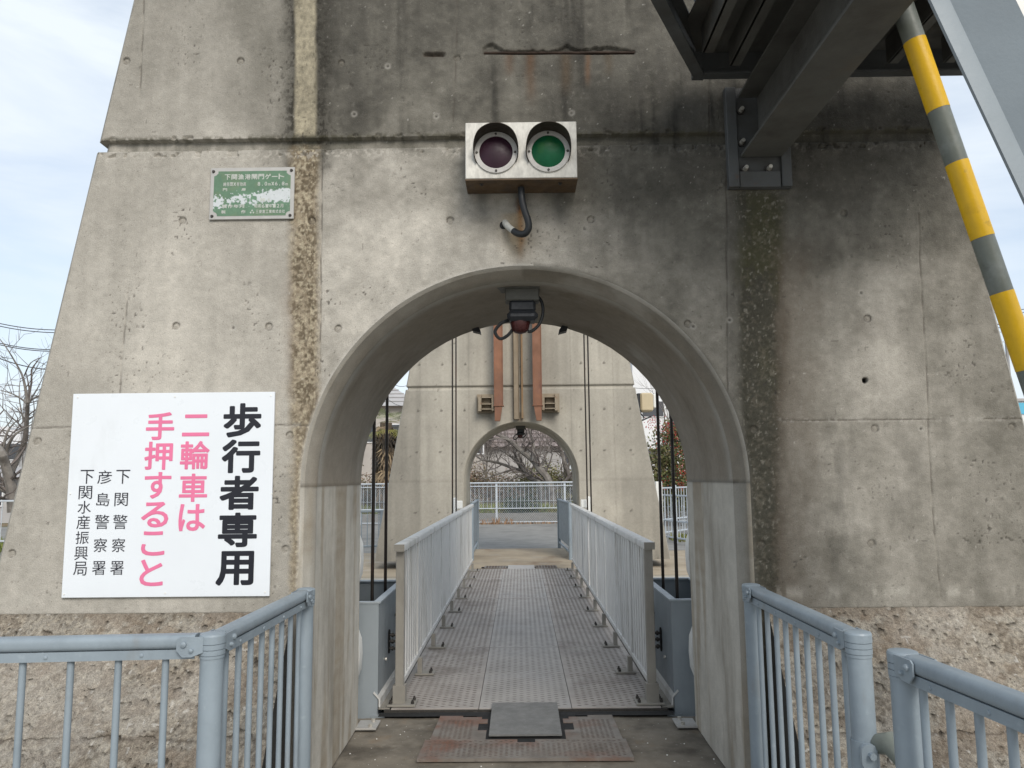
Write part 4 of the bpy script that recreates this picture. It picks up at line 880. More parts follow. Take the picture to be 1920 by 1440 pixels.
# threshold plates let into the passage floor
def plate(name, label, poly, mat, z0, z1, pitch, bx):
    t = thing(name, label, 'floor plate', group='threshold plates at the bridge end')
    b = MB(); b.prism(poly, (0, 0, z0), (0, 0, z1), (1, 0, 0), (0, 1, 0)); b.build('plate', mat, t)
    for (x0, x1, y0, y1) in bx: lugs(x0, x1, y0, y1, pitch, .024, .010, .0022, z1+.0001, M_lugr, t, .8)
    return t
plate('threshold_plate', 'rusty chequer floor plate left of the dark hinged flap', [(-.575, 4.80), (-.245, 4.80), (-.245, 4.98), (-.30, 4.98), (-.30, 5.12), (-.245, 5.12), (-.245, 5.20), (-.285, 5.20), (-.285, 5.245), (-.41, 5.245), (-.41, 5.27), (-.56, 5.275)], M_rustpl, -.005, .008, .030, [(-.555, -.31, 4.81, 5.18)])
plate('threshold_plate', 'chequer floor plate right of the dark hinged flap', [(.57, 4.80), (.56, 5.275), (.40, 5.27), (.40, 5.24), (.275, 5.24), (.275, 5.20), (.235, 5.20), (.235, 5.12), (.295, 5.12), (.295, 4.98), (.235, 4.98), (.235, 4.80)], M_rustpl, -.005, .008, .030, [(.305, .55, 4.81, 5.18)])
plate('threshold_plate', 'wide reddish rusty chequer plate lying nearest in the arch', [(-.61, 4.485), (.59, 4.485), (.585, 4.797), (.05, 4.797), (.05, 4.745), (-.055, 4.745), (-.055, 4.797), (-.60, 4.797)], M_rustpl, -.005, .012, .030, [(-.595, .575, 4.495, 4.735), (-.59, -.07, 4.735, 4.785), (.06, .575, 4.735, 4.785)])
b = MB(); b.add([(-.32, 4.74, .0035), (.32, 4.74, .0035), (.32, 5.30, .0035), (-.32, 5.30, .0035)], [(0, 1, 2, 3)]); b.add([(-.97, 5.275, .0045), (.97, 5.275, .0045), (.97, 5.36, .0045), (-.97, 5.36, .0045)], [(0, 1, 2, 3)])  # flat black sheets painted as the shade down in the gaps
tag(b.build('gap_shade_sheet', M_dark), 'flat black sheet standing in for the shade in the gaps round the hinged flap', 'recess')
for x, lb in ((-.30, 'far left'), (.30, 'far right')):
    pass
t = thing('threshold_plate', 'pair of worn plates at the far end of the bridge deck', 'floor plate', group='threshold plates at the bridge end')
for x0, x1 in ((-.66, -.26), (.22, .60)):
    b = MB(); b.box(((x0+x1)/2, 13.72, .006), (x1-x0, .40, .010)); pz_ = b.build('plate', M_rustpl, t); lugs(x0, x1, 13.53, 13.9, .05, .045, .018, .003, .0112, M_lugr, pz_)
b = MB(); b.box((-.25, 13.66, .010), (.05, .22, .012)); b.box((.21, 13.62, .010), (.06, .08, .012)); b.box((-.68, 13.66, .010), (.05, .08, .012)); b.build('slot', M_dark, t)

# handrails of the bridge
PY = [5.56, 6.32, 7.27, 8.22, 9.17, 10.15, 11.13, 12.10, 13.05]
for sgn in (-1, 1):
    hr = thing('bridge_handrail', ('left' if sgn < 0 else 'right')+' aluminium slatted handrail of the footbridge', 'handrail', group='handrails of the footbridge')
    xr = sgn*.862; ZT = 1.10; ya, yb = 5.42, 13.45
    def slope(y): return 0
    b = MB()
    for y0, y1 in ((ya, 9.16), (9.172, yb)): b.prism(rrect(.076, .050, .008, 3), (xr, y0, ZT-.025), (xr, y1, ZT-.025), (1, 0, 0), (0, 0, 1))
    tr = b.build('top_rail', M_alu, hr)
    b = MB(); b.box((xr, ya+.002, ZT-.025), (.074, .012, .048)); b.build('end_cap', M_alud, tr)
    b = MB(); b.prism(rrect(.045, .040, .003, 1), (xr, 5.50, .160), (xr, yb, .160), (1, 0, 0), (0, 0, 1)); b.build('bottom_rail', M_alu, hr)
    pst = brk = bl = None
    for i, y in enumerate(PY):
        first = i == 0
        if first:
            b = MB(); b.box((xr, y-.06, .565), (.058, .05, 1.02), b=.004); p_ = b.build('end_post', M_alud, hr)
            b = MB(); b.box((xr, y-.06, .085), (.085, .07, .13)); b.build('post_foot', M_alud, p_)
        else:
            b = MB(); b.box((xr-sgn*.002, y, .60), (.040, .055, .90), b=.003); p_ = b.build('post', M_alu, hr)
            b = MB(); b.box((xr-sgn*.035, y, .085), (.035, .06, .125)); b.build('post_foot', M_alud, p_)
        px_ = xr-sgn*(.02 if first else .075); wpl = .19 if first else .15
        if brk is None or first or i == 1:
            b = MB(); b.box((0, 0, 0), (wpl, .15 if first else .11, .014), b=.002); brk = b.build('base_plate', M_alud, hr); brk.location = (px_, y-(.06 if first else 0), ZD+.010)
        else: brk = share(brk, hr, (px_, y, ZD+.010))
        for dx in ((-.075, .075) if first else (-sgn*.045,)):
            for dy in (-.045, .045) if first else (-.03, .03):
                if bl is None:
                    b = MB(); b.cyl((0, 0, -.004), (0, 0, .014), .012, 6); b.cyl((0, 0, .014), (0, 0, .026), .007, 8); bl = b.build('bolt', M_bolt, brk); bl.location = (dx, dy, .008)
                else: share(bl, brk, (dx, dy, .008))
    slat = None; y = 5.63
    while y < 13.4:
        if min(abs(y-q) for q in PY[1:]) > .055:
            if slat is None:
                b = MB(); b.box((0, 0, .6125), (.024, .070, .905), b=.002); slat = b.build('slat', M_alu, hr); slat.location = (xr, y, 0)
            else: share(slat, hr, (xr, y, 0))
        y += .118

# steel troughs with hanging rods at the corners of the bridge
def trough(sgn, y0, y1, label):
    t = thing('counterweight_trough', label, 'steel box')
    xi, xo = sgn*1.005, sgn*1.40; z1, z0 = .70, -.60; th = .014
    b = MB()
    xc = (xi+xo)/2; w_ = abs(xo-xi)
    b.box((xc, y0+th/2, (z0+z1)/2), (w_, th, z1-z0)); b.box((xc, y1-th/2, (z0+z1)/2), (w_, th, z1-z0))
    b.box((xi+sgn*th/2, (y0+y1)/2, (z0+z1)/2), (th, y1-y0-2*th, z1-z0)); b.box((xo-sgn*th/2, (y0+y1)/2, (z0+z1)/2), (th, y1-y0-2*th, z1-z0)); b.box((xc, (y0+y1)/2, .05), (w_-2*th, y1-y0-2*th, .02))
    b.build('trough_shell', M_box, t)
    b = MB()
    for (cx_, cy_, dx, dy) in ((xi-sgn*0+sgn*.012, (y0+y1)/2, .05, y1-y0+.012), (xo-sgn*.012, (y0+y1)/2, .05, y1-y0+.012)): b.box((cx_, cy_, z1+.004), (dx, dy, .012))
    b.box((xc, y0+.012, z1+.004), (w_-.075, .036, .012)); b.box((xc, y1-.02, z1+.004), (w_-.075, .05, .012)); b.build('rim', M('pale_rim_paint', (.36, .40, .43), .5, var=.05), t)
    b = MB(); q = sgn*1.005-sgn*.003                            # slotted keeper with bolts on the inner side
    b.prism(rrect(.06, .17, .025, 4), (q, y0+.42, .36), (q-sgn*.006, y0+.42, .36), (0, 1, 0), (0, 0, 1)); kp = b.build('keeper_slot', M_dark, t)
    for zz in (.31, .36, .405):
        b = MB(); b.cyl((q, y0+.42, zz), (q-sgn*.05, y0+.42, zz), .010, 8); b.cyl((q-sgn*.02, y0+.42, zz), (q-sgn*.034, y0+.42, zz), .018, 6); b.build('bolt', M_bolt, kp)
    b = MB(); b.box((q-sgn*.012, y0+.72, .50), (.03, .05, .018)); b.build('stop_lug', M_bolt, t)
    b = MB(); b.cyl((q, y0+.26, .27), (q-sgn*.014, y0+.26, .27), .012, 8); b.build('stud', M_zinc, t)
    return t
trough(-1, 5.46, 6.62, 'blue-grey open steel trough left of the near bridge end')
trough(1, 5.46, 6.62, 'blue-grey open steel trough right of the near bridge end')
def rods(sgn, ys, lbs):
    for y, lb in zip(ys, lbs):
        b = MB(); b.cyl((sgn*1.10, y, .08), (sgn*1.10, y, 6.4), .0125, 10)
        tag(b.build('suspension_rod', M_rod), lb, 'rod', 'greased suspension rods of the bridge')
rods(-1, (5.72, 6.27), ('nearer black greased rod rising from the left trough', 'farther black greased rod rising from the left trough'))
rods(1, (5.72, 6.27), ('nearer black greased rod rising from the right trough', 'farther black greased rod rising from the right trough'))
rods(-1, (12.4, 13.1), ('first thin dark rod in front of the far tower, left pair', 'second thin dark rod in front of the far tower, left pair'))
rods(1, (12.4, 13.1), ('first thin dark rod in front of the far tower, right pair', 'second thin dark rod in front of the far tower, right pair'))
for sgn, lb in ((-1, 'left'), (1, 'right')):
    t = thing('rod_guide', 'white plastic rod guide at the '+lb+' far corner of the bridge', 'guide')
    b = MB(); b.box((sgn*1.13, 13.28, .82), (.06, .12, .80), b=.01); b.build('guide_block', M_white, t); b = MB(); b.box((sgn*1.05, 13.22, 1.10), (.10, .06, .14), b=.01); b.build('guide_cap', M_white, t)
# rounded white rubbing fenders behind the jambs
for sgn, lb in ((-1, 'left'), (1, 'right')):
    for k, (zc, y) in enumerate(((.40, 5.28), (1.02, 5.28))):
        b = MB(); m_ = [(0, -.17), (.045, -.16), (.068, -.10), (.074, 0), (.068, .10), (.045, .16), (0, .17)]
        b.prism(m_, (sgn*1.156, y-.07, zc), (sgn*1.156, y+.03, zc), (-sgn, 0, 0), (0, 0, 1))
        tag(b.build('fender_pad', M_white), ('lower' if k == 0 else 'upper')+' rounded white fender pad behind the '+lb+' jamb of the near arch', 'fender', 'white fender pads behind the near jambs')
# small anchor plates on the passage floor
for sgn, lb in ((-1, 'left'), (1, 'right')):
    t = thing('anchor_plate', 'pale square anchor plate on the floor by the '+lb+' jamb', 'anchor plate')
    b = MB(); b.box((sgn*1.0, 5.10, .006), (.13, .17, .012), b=.002); b.build('plate', M_plq, t)
    for dy in (-.05, .05): b = MB(); b.cyl((sgn*.975, 5.10+dy, .012), (sgn*.975, 5.10+dy, .03), .013, 6); b.build('bolt', M_zinc, t)
# litter of white chips on the floor
b = MB(); rr = random.Random(8)
for i in range(24):
    x, y = rr.uniform(-1.03, 1.03), rr.uniform(4.3, 5.2)
    if abs(x) < .64 and y > 4.45: continue
    s = rr.uniform(.0025, .006); b.box((x, y, .0), (s*2, s*1.4, s), Matrix.Rotation(rr.random()*3, 3, 'Z'))
tag(b.build('gravel_chips', M_white), None, None, kind='stuff')

# warning lamps under the arches
M_mount = M('dull_grey_mount', (.10, .10, .09), .6, var=.15, vscale=20)
def lamp(y, z, label):
    t = thing('warning_lamp', label, 'lamp', (0, y, z))
    b = MB(); b.box((0, 0, -.028), (.185, .11, .07), b=.006); b.box((-.02, -.02, .006), (.23, .13, .012)); b.build('mounting_box', M_mount, t)
    b = MB()
    b.box((0, 0, -.095), (.145, .12, .065), b=.014); b.box((0, -.005, -.148), (.168, .135, .055), b=.02); b.build('lamp_body', M_lamp, t)
    b = MB(); b.tube([(-.012, 0, -.17), (-.012, 0, -.19), (-.012, 0, -.215), (-.012, 0, -.232), (-.012, 0, -.24)], [.056, .054, .048, .032, .004], 20); b.build('red_dome', M_redd, t)
    for pts in ([(.085, 0, -.03), (.108, -.01, -.07), (.112, -.01, -.13), (.09, -.01, -.19), (.05, -.005, -.225), (.03, 0, -.225)], [(-.07, 0, -.16), (-.115, -.01, -.18), (-.150, -.01, -.225), (-.125, -.01, -.265), (-.085, -.005, -.25), (-.055, 0, -.215)]):
        b = MB(); b.tube(smooth([Vector(p) for p in pts]), .009, 8); b.build('cable', M_hose, t)
    return t
lz = ZS+RI-.008
lamp(4.16, lz, 'dark warning lamp with red dome hanging under the near arch')
lamp(15.5, lz, 'small warning lamp with cable loops under the far arch')
for u, lb in ((893, 'left'), (1056, 'right')):
    p = P(u, 624, Y0+1.22); b = MB(); sgx = -1 if u < 975 else 1
    b.prism([(0, .05), (-sgx*.030, .008), (-sgx*.034, -.016), (-sgx*.022, -.010), (sgx*.02, .0), (sgx*.035, .05)], (p[0], Y0+1.15, p[2]), (p[0], Y0+1.225, p[2]), (1, 0, 0), (0, 0, 1))
    tag(b.build('cable_bracket', M_lamp), 'small black bracket on the '+lb+' of the near arch crown', 'bracket')
# passage railings with panels at the far tower
for sgn, lb in ((-1, 'left'), (1, 'right')):
    t = thing('passage_railing', 'blue-grey sheeted railing on the '+lb+' inside the far arch', 'railing')
    x0, x1 = sgn*.88, sgn*.86; ys = (15.0, 17.4)
    xs = {15.0: -.955, 17.4: -.985} if sgn < 0 else {15.0: .925, 17.4: .83}
    for y in ys: b = MB(); b.cyl((xs[y], y, -.02), (xs[y], y, 1.08), .038, 14); b.build('post', M_rail, t)
    b = MB(); b.prism(rrect(.062, .046, .018, 3), (xs[15.0], 15.0, 1.05), (xs[17.4], 17.4, 1.05), (1, 0, 0), (0, 0, 1)); b.build('top_rail', M_rail, t)
    b = MB(); b.prism([(-.01, .22), (.01, .22), (.01, 1.03), (-.01, 1.03)], (xs[15.0], 15.05, 0), (xs[17.4], 17.35, 0), (1, 0, 0), (0, 0, 1)); b.build('sheet_panel', M_rail, t)
    b = MB(); b.prism(rrect(.04, .04, .01, 2), (xs[15.0], 15.0, .12), (xs[17.4], 17.4, .12), (1, 0, 0), (0, 0, 1)); b.build('bottom_rail', M_rail, t)
# ------------------------------------------------------------------ beyond the far tower: fences, vegetation, houses, wires
YFn = 29.2; zg = ZFAR+.012
fn = thing('mesh_fence', 'long pale galvanised mesh fence with upright bars across the far road', 'fence')
X0, X1 = -9.0, 9.6; FT = 1.36
posts = [x for x in np.arange(X0, X1+.1, 2.55)]
shift = P(931, 940, YFn)[0]; posts = [shift+2.55*k for k in range(-4, 5)]; X0, X1 = posts[0], posts[-1]
pst = None
for x in posts:
    if pst is None: b = MB(); b.box((0, 0, .76), (.075, .06, 1.48)); pst = b.build('post', M_galv, fn); pst.location = (x, YFn, zg-.02)
    else: share(pst, fn, (x, YFn, zg-.02))
for z, h in ((FT, .05), (FT-.13, .03), (zg+.56, .035), (zg+.06, .035), (zg+.83, .012)):
    b = MB(); b.prism(rrect(.05, h, .008, 2), (X0, YFn-.03, z), (X1, YFn-.03, z), (0, 1, 0), (0, 0, 1)); b.build('rail', M_galv, fn)
pk = None; nb = 0
x = X0+.09
while x < X1:
    if min(abs(x-q) for q in posts) > .05:
        if pk is None: b = MB(); b.box((0, 0, 0), (.018, .018, FT-zg-.56)); pk = b.build('bar', M_galv, fn); pk.location = (x, YFn+.02, (FT+zg+.56)/2)
        else: share(pk, fn, (x, YFn+.02, (FT+zg+.56)/2))
    x += .155
b = MB(); W_ = .0065; s = .062; hh = FT-zg-.08                    # woven diamond mesh
V, Fq = [], []
k = X0-hh
def wire(xa, za, xb, zb_):
    o = len(V); dx, dz = xb-xa, zb_-za; l = math.hypot(dx, dz); nx, nz_ = -dz/l*W_/2, dx/l*W_/2
    V.extend([(xa+nx, YFn-.012, za+nz_), (xa-nx, YFn-.012, za-nz_), (xb-nx, YFn-.012, zb_-nz_), (xb+nx, YFn-.012, zb_+nz_), (xa, YFn-.012+W_, za), (xb, YFn-.012+W_, zb_)]); Fq.extend([(o, o+1, o+2, o+3), (o+1, o+4, o+5, o+2), (o+4, o, o+3, o+5)])
while k < X1:
    for sgn in (1, -1):
        xa, xb = (k, k+hh*.8) if sgn > 0 else (k+hh*.8, k)
        za, zb_ = zg+.05, FT-.03
        lo, hi = (0., 1.)
        if xa != xb:
            for lim in ((X0-xa)/(xb-xa), (X1-xa)/(xb-xa)):
                pass
            ta, tb = sorted(((X0-xa)/(xb-xa), (X1-xa)/(xb-xa))); lo, hi = max(0, ta), min(1, tb)
        if hi > lo: wire(xa+(xb-xa)*lo, za+(zb_-za)*lo, xa+(xb-xa)*hi, za+(zb_-za)*hi)
    k += s*1.25
tag(mesh_np('wire_mesh', V, Fq, M_galv, fn, smooth=False), None, None, kind='stuff')

def picket_fence(name, label, p0, p1, z0, z1, n, mat, rails, pw=.022, posts=2, lk='bar'):
    t = thing(name, label, 'fence'); p0, p1 = Vector((*p0, 0)), Vector((*p1, 0)); d = (p1-p0).normalized(); s_ = Vector((-d.y, d.x, 0))
    for z in rails: b = MB(); b.prism(rrect(.05, .045, .012, 2), p0+Vector((0, 0, z)), p1+Vector((0, 0, z)), s_, (0, 0, 1)); b.build('rail', mat, t)
    pk = po = None
    for i in range(n):
        q = p0+(p1-p0)*((i+.5)/n)
        if pk is None: b = MB(); b.cyl((0, 0, rails[-1]), (0, 0, rails[0]), pw/2, 6); pk = b.build(lk, mat, t); pk.location = q
        else: share(pk, t, q)
    for i in range(posts):
        q = p0+(p1-p0)*(i/(posts-1))
        if po is None: b = MB(); b.cyl((0, 0, z0), (0, 0, z1), .038, 10); po = b.build('post', mat, t); po.location = q
        else: share(po, t, q)
    return t
g0 = G(1232, 1000, ZFAR); 
r0, r1 = (P(1236, 950, 21.0)[0], 21.0), (P(1300, 950, 19.2)[0], 19.2)
picket_fence('picket_fence', 'white barred railing right of the far tower, nearest row', r0, r1, ZFAR, 1.32, 9, M_galv, (1.05, .40, -.02), posts=3)
picket_fence('picket_fence', 'white barred railing running away behind the right-hand railing', (r0[0]-.05, 21.4), (r0[0]+4.6, 27.5), ZFAR, 1.25, 44, M_galv, (1.22, .35, .0), posts=4)
t = thing('white_post', 'square white post standing beside the far tower on the right', 'post'); p = P(1235, 920, 20.6)
b = MB(); b.box((p[0], 20.6, .62), (.17, .16, 1.58), b=.01); b.build('post_shaft', M_white, t)
l0, l1 = (P(640, 950, 17.0)[0], 17.0), (P(716, 950, 17.4)[0], 17.4)
picket_fence('picket_fence', 'sparse grey barred railing left of the far tower', l0, l1, ZFAR, .86, 7, M_rail, (.84, .08), posts=2)
picket_fence('picket_fence', 'pale pipe railing beyond the left foot of the near tower', (-16, 18.0), (-9.0, 18.2), ZFAR, 1.16, 26, M_galv, (1.12, .20), posts=4)
# floodlight housing at the edge of the far tower
t = thing('floodlight', 'cream floodlight housing on a bracket beside the far tower', 'floodlight'); p = P(1207, 755, 15.4)
b = MB(); b.box((p[0]+.04, 15.4, p[2]), (.25, .30, .37), b=.03); b.build('housing', M('cream_plastic', (.50, .42, .28), .5, var=.05), t)
b = MB(); b.box((p[0]+.20, 15.4, p[2]+.02), (.06, .24, .28), b=.02); b.build('lens', M_white, t)
b = MB(); b.box((p[0]-.10, 15.4, p[2]-.02), (.06, .20, .40)); b.tube([(p[0]-.08, 15.4, p[2]-.2), (p[0], 15.4, p[2]-.30), (p[0]-.05, 15.4, p[2]-.36), (p[0]+.15, 15.4, p[2]-.27)], .014, 7); b.build('bracket', M_lamp, t)

# ---- foliage and branches
M_bark = M('grey_cherry_bark', (.15, .135, .12), .9, var=.3, vscale=5, dirt=[((.24, .225, .20), .7, 3, .52)], bump=.5, bscale=30)
M_twig = M('thin_dark_twigs', (.14, .12, .11), .9, var=.25, vscale=3, bump=0)
def leafmat(name, cols):
    m = bpy.data.materials.new(name); m.use_nodes = True; t = m.node_tree; bsd = t.nodes['Principled BSDF']; bsd.inputs['Roughness'].default_value = .65; bsd.inputs['Specular IOR Level'].default_value = .25
    a = t.nodes.new('ShaderNodeAttribute'); a.attribute_name = 'Col'; t.links.new(a.outputs['Color'], bsd.inputs['Base Color']); return m
M_leaf = leafmat('leaf_blades', None)
def tree(name, label, base, hgt, seed, lean=(0, 0), r0=.14, depth=6, spread=.6, fork=None, group=None, droop=.0, nk=3, leaf=None):
    R = random.Random(seed); t = thing(name, label, 'tree', base, group)
    tr, tw = MB(), MB(); leaves = []
    def grow(p, d, ln, r, lv):
        n = 4; pts = [p]; q = p; dd = d
        for i in range(n):
            dd = (dd+Vector((R.gauss(0, .13), R.gauss(0, .13), R.gauss(.03-droop, .09)))).normalized(); q = q+dd*(ln/n); pts.append(q)
        rs = [r*(1-.38*i/n) for i in range(n+1)]
        (tr if lv < 3 else tw).tube(pts, rs, 8 if lv == 0 else 6 if lv < 3 else 3, caps=False)
        if lv >= depth: leaves.append((q, dd)); return
        for k in range(nk if lv else nk+1):
            at = pts[R.randint(2, n)] if k else pts[-1]
            ax = Vector((R.gauss(0, 1), R.gauss(0, 1), R.gauss(0, .6))); ax = (ax-dd*ax.dot(dd)).normalized()
            nd = (dd+ax*R.uniform(.35, 1.0)*spread*(1.2 if k else .5)).normalized()
            grow(at, nd, ln*R.uniform(.55, .85), rs[-1]*R.uniform(.55, .8) if k else rs[-1]*.85, lv+1)
    grow(Vector((0, 0, -.05)), Vector((lean[0], lean[1], 1)).normalized(), hgt*.34, r0, 0)
    tr.build('trunk', M_bark, t); tw.build('twigs', M_twig, t); return t
def blob_foliage(name, label, cat, clumps, n, size, cols, seed, group=None, stem=True, kindname='foliage', flat=.5):
    """leaf blades scattered through several ellipsoid clumps (x, y, z, rx, ry, rz)"""
    g = np.random.default_rng(seed); cl = np.array(clumps, float); base = (float(cl[:, 0].mean()), float(cl[:, 1].mean()), ZFAR)
    vol = cl[:, 3]*cl[:, 5]; k = g.choice(len(cl), n, p=vol/vol.sum())
    d = g.normal(size=(n, 3)); d /= np.linalg.norm(d, axis=1)[:, None]; rr = g.random(n)**.45
    c = cl[k, :3]+d*rr[:, None]*cl[k, 3:]*(1+.25*g.normal(size=(n, 1)))
    c[:, 2] = np.maximum(c[:, 2], ZFAR+.02)
    ax = g.normal(size=(n, 3)); ax /= np.linalg.norm(ax, axis=1)[:, None]; bx = np.cross(ax, g.normal(size=(n, 3))); bx /= np.linalg.norm(bx, axis=1)[:, None]
    s = size*(.6+.8*g.random(n))[:, None]
    V = np.stack([c-ax*s, c+bx*s*flat, c+ax*s, c-bx*s*flat], 1).reshape(-1, 3); Fq = np.arange(n*4).reshape(n, 4)
    cc = np.array(cols, float); ci = g.choice(len(cc), n, p=None); cv = cc[ci]*(.7+.6*g.random(n))[:, None]
    t = thing(name, label, cat, base, group)
    o = mesh_np(kindname, V-np.array(base), Fq, M_leaf, t, np.repeat(cv, 4, 0), smooth=False)
    if stem:
        m_ = MB()
        for x, y, z, rx, ry, rz in clumps: m_.tube([(x-base[0], y-base[1], 0), ((x-base[0])*1.02, y-base[1]+.05, (z-ZFAR)*.5), (x-base[0], y-base[1], z-ZFAR)], [.04, .03, .015], 6)
        m_.build('stems', M_twig, t)
    return t
# cherry trees behind the fence, in the opening of the far arch
def at(u, y, z=ZFAR): p = P(u, 900, y); return (float(p[0]), y, z)
def limb_tree(name, label, y, limbs, seed, depth=4, base_uv=None):
    """main limbs follow given picture polylines on the tree's own plane, with random twigs off them"""
    R = random.Random(seed); p0 = P(*limbs[0][0][0], y); base = Vector((p0[0], y, ZFAR)); t = thing(name, label, 'tree', base)
    tr, tw = MB(), MB()
    def twig(p, d, ln, r, lv):
        n = 3; pts = [p]; q = p; dd = d
        for i in range(n): dd = (dd+Vector((R.gauss(0, .2), R.gauss(0, .2), R.gauss(.06, .14)))).normalized(); q = q+dd*(ln/n); pts.append(q)
        tw.tube(pts, [r*(1-.5*i/n) for i in range(n+1)], 4 if r > .012 else 3, caps=False)
        if lv <= 0: return
        for k in range(R.choice((2, 3))):
            ax = Vector((R.gauss(0, 1), R.gauss(0, 1), R.gauss(.2, .8))); ax = (ax-dd*ax.dot(dd)).normalized(); nd = (dd+ax*R.uniform(.4, 1.1)).normalized()
            twig(pts[R.randint(1, n)], nd, ln*R.uniform(.55, .9), r*R.uniform(.5, .75), lv-1)
    for pl_, ra, rb_ in limbs:
        dys = [0]+[R.uniform(-.25, .35) for _ in pl_[1:]]; acc = 0; pts = []
        for (u, v), dy in zip(pl_, dys): acc += dy; pts.append(Vector(P(u, v, y+acc))-base)
        sp = smooth(pts, 4); n = len(sp); tr.tube(sp, [ra+(rb_-ra)*i/(n-1) for i in range(n)], 8, caps=True)
        for i in range(2, n):
            if R.random() < .62:
                dd = (sp[i]-sp[i-1]).normalized(); ax = Vector((R.gauss(0, 1), R.gauss(0, .8), R.gauss(.5, .9))); ax = (ax-dd*ax.dot(dd)).normalized()
                twig(sp[i], (dd*.5+ax).normalized(), R.uniform(.5, 1.15), max(.010, (ra+(rb_-ra)*i/n)*.35), depth-2)
        twig(sp[-1], (sp[-1]-sp[-2]).normalized(), .9, rb_*.9, depth-2)
    tr.build('trunk', M_bark, t); tw.build('twigs', M_twig, t); return t
limb_tree('cherry_tree', 'bare leaning cherry tree with thick slanting trunk seen through the far arch', 31.5,
  [([(1042, 985), (1030, 906), (1012, 880), (998, 862), (978, 846), (956, 827), (940, 818), (922, 811)], .17, .05), ([(1000, 865), (1000, 835), (992, 805), (985, 775)], .08, .03), ([(998, 862), (1014, 852), (1030, 846)], .03, .015), ([(975, 846), (985, 840)], .03, .012), ([(956, 827), (940, 822), (905, 826)], .045, .015), ([(1012, 880), (1025, 850), (1040, 815)], .06, .02)], 11)
limb_tree('cherry_tree', 'low spreading bare cherry tree with dark forked branch at left of the far arch', 32.4,
  [([(1020, 985), (1012, 910), (995, 898), (984, 886), (962, 878), (935, 868), (905, 862), (893, 855)], .13, .03), ([(990, 892), (975, 872), (965, 862), (948, 850), (936, 840)], .06, .02), ([(965, 862), (978, 845)], .03, .012), ([(984, 888), (968, 895), (955, 902)], .05, .02), ([(962, 880), (930, 890), (905, 900)], .05, .012), ([(984, 886), (992, 874)], .03, .012), ([(905, 862), (880, 872)], .03, .012), ([(905, 862), (918, 850)], .025, .01)], 23)
limb_tree('cherry_tree', 'dark knotted bare tree at the right edge of the far arch opening', 33.5,
  [([(1085, 985), (1075, 910), (1062, 880), (1054, 850), (1046, 825), (1040, 790)], .14, .05), ([(1062, 880), (1072, 860), (1080, 830)], .07, .03), ([(1054, 850), (1030, 835), (1020, 810)], .05, .015)], 37)
tree('bare_tree', 'bare grey tree with upright twigs behind the cherry trees', at(1010, 37), 6.4, 5, (.05, 0), .09, 5, .55)
tree('bare_tree', 'bare grey tree spreading behind the cherry trees to the left', at(905, 38), 5.8, 6, (.1, 0), .08, 5, .6)
tree('bare_tree', 'tall bare tree behind the floodlight right of the far tower', at(1262, 36), 9.5, 8, (-.1, 0), .15, 5, .55)
tree('bare_tree', 'bare branches reaching across the red-berried shrub', at(1310, 33), 4.6, 9, (-.55, 0), .10, 5, .6)
# trees at the left edge
limb_tree('cherry_tree', 'dark bare cherry tree at the left edge beside the near tower', 20.5,
  [([(26, 960), (22, 915), (10, 870), (4, 850), (-10, 830)], .16, .08), ([(22, 915), (14, 905), (28, 870), (46, 828), (50, 790), (52, 756)], .10, .045), ([(52, 756), (46, 720), (40, 700), (28, 678), (14, 655), (0, 636)], .04, .010), ([(46, 704), (58, 680), (82, 668)], .022, .006), ([(52, 756), (62, 748), (80, 738)], .035, .015), ([(52, 758), (40, 748), (22, 738), (2, 732)], .03, .010), ([(10, 870), (14, 840), (28, 815), (52, 800)], .06, .02), ([(4, 850), (14, 810), (30, 790)], .045, .012), ([(30, 935), (14, 925), (0, 918)], .05, .03), ([(44, 790), (36, 745), (38, 710)], .02, .008), ([(56, 752), (72, 725), (88, 690)], .02, .006)], 41, depth=3)
tree('bare_tree', 'twiggy bare tree low at the far left edge', at(-30, 26), 4.6, 15, (.15, 0), .09, 5, .6)
# palm
pm = thing('palm_tree', 'shaggy palm with yellow-green fan leaves left of the far tower', 'palm', at(722, 31))
b = MB(); b.tube([(0, 0, 0), (.03, 0, 1.5), (.0, .02, 3.0), (.02, 0, 3.95)], [.22, .24, .26, .24], 10); b.build('trunk', M('shaggy_palm_fibre', (.10, .075, .05), .95, var=.4, vscale=6, dirt=[((.24, .19, .12), .7, 5, .5, (1, 1, .3))], bump=.8, bscale=20), pm)
g = np.random.default_rng(7); V = []; Fq = []; C_l = []
def frond(c, dr, ln, droop, col, w=.013, nf=17):
    dr = dr/np.linalg.norm(dr); sd = np.cross(dr, (0, 0, 1.)); sd /= np.linalg.norm(sd)+1e-6; up_ = np.cross(sd, dr)
    for i in range(nf):
        a = (i/(nf-1)-.5)*3.3; q = dr*math.cos(a)+sd*math.sin(a); e_ = c+q*ln*(.55+.45*math.cos(a*.45))+np.array([0, 0, -droop*ln*(.6+.4*g.random())]); m_ = c+q*ln*.5; nrm = np.cross(q, up_); nrm /= np.linalg.norm(nrm)+1e-6
        o = len(V); V.extend([c, m_+nrm*w, e_, m_-nrm*w]); Fq.append((o, o+1, o+2, o+3)); C_l.extend([np.array(col)*(.7+.6*g.random())]*4)
for i in range(26):
    az = g.random()*6.28; el = g.uniform(-.7, .8); dr = np.array([math.cos(az)*math.cos(el), math.sin(az)*math.cos(el), math.sin(el)]); c = np.array([0, 0, 3.85])+dr*g.uniform(.5, .9)
    frond(c, dr, .62, .22, (.24, .23, .045) if el < .25 else (.12, .15, .05))
mesh_np('fan_leaves', V, Fq, M_leaf, pm, np.array(C_l), smooth=False)
V, Fq, C_l = [], [], []
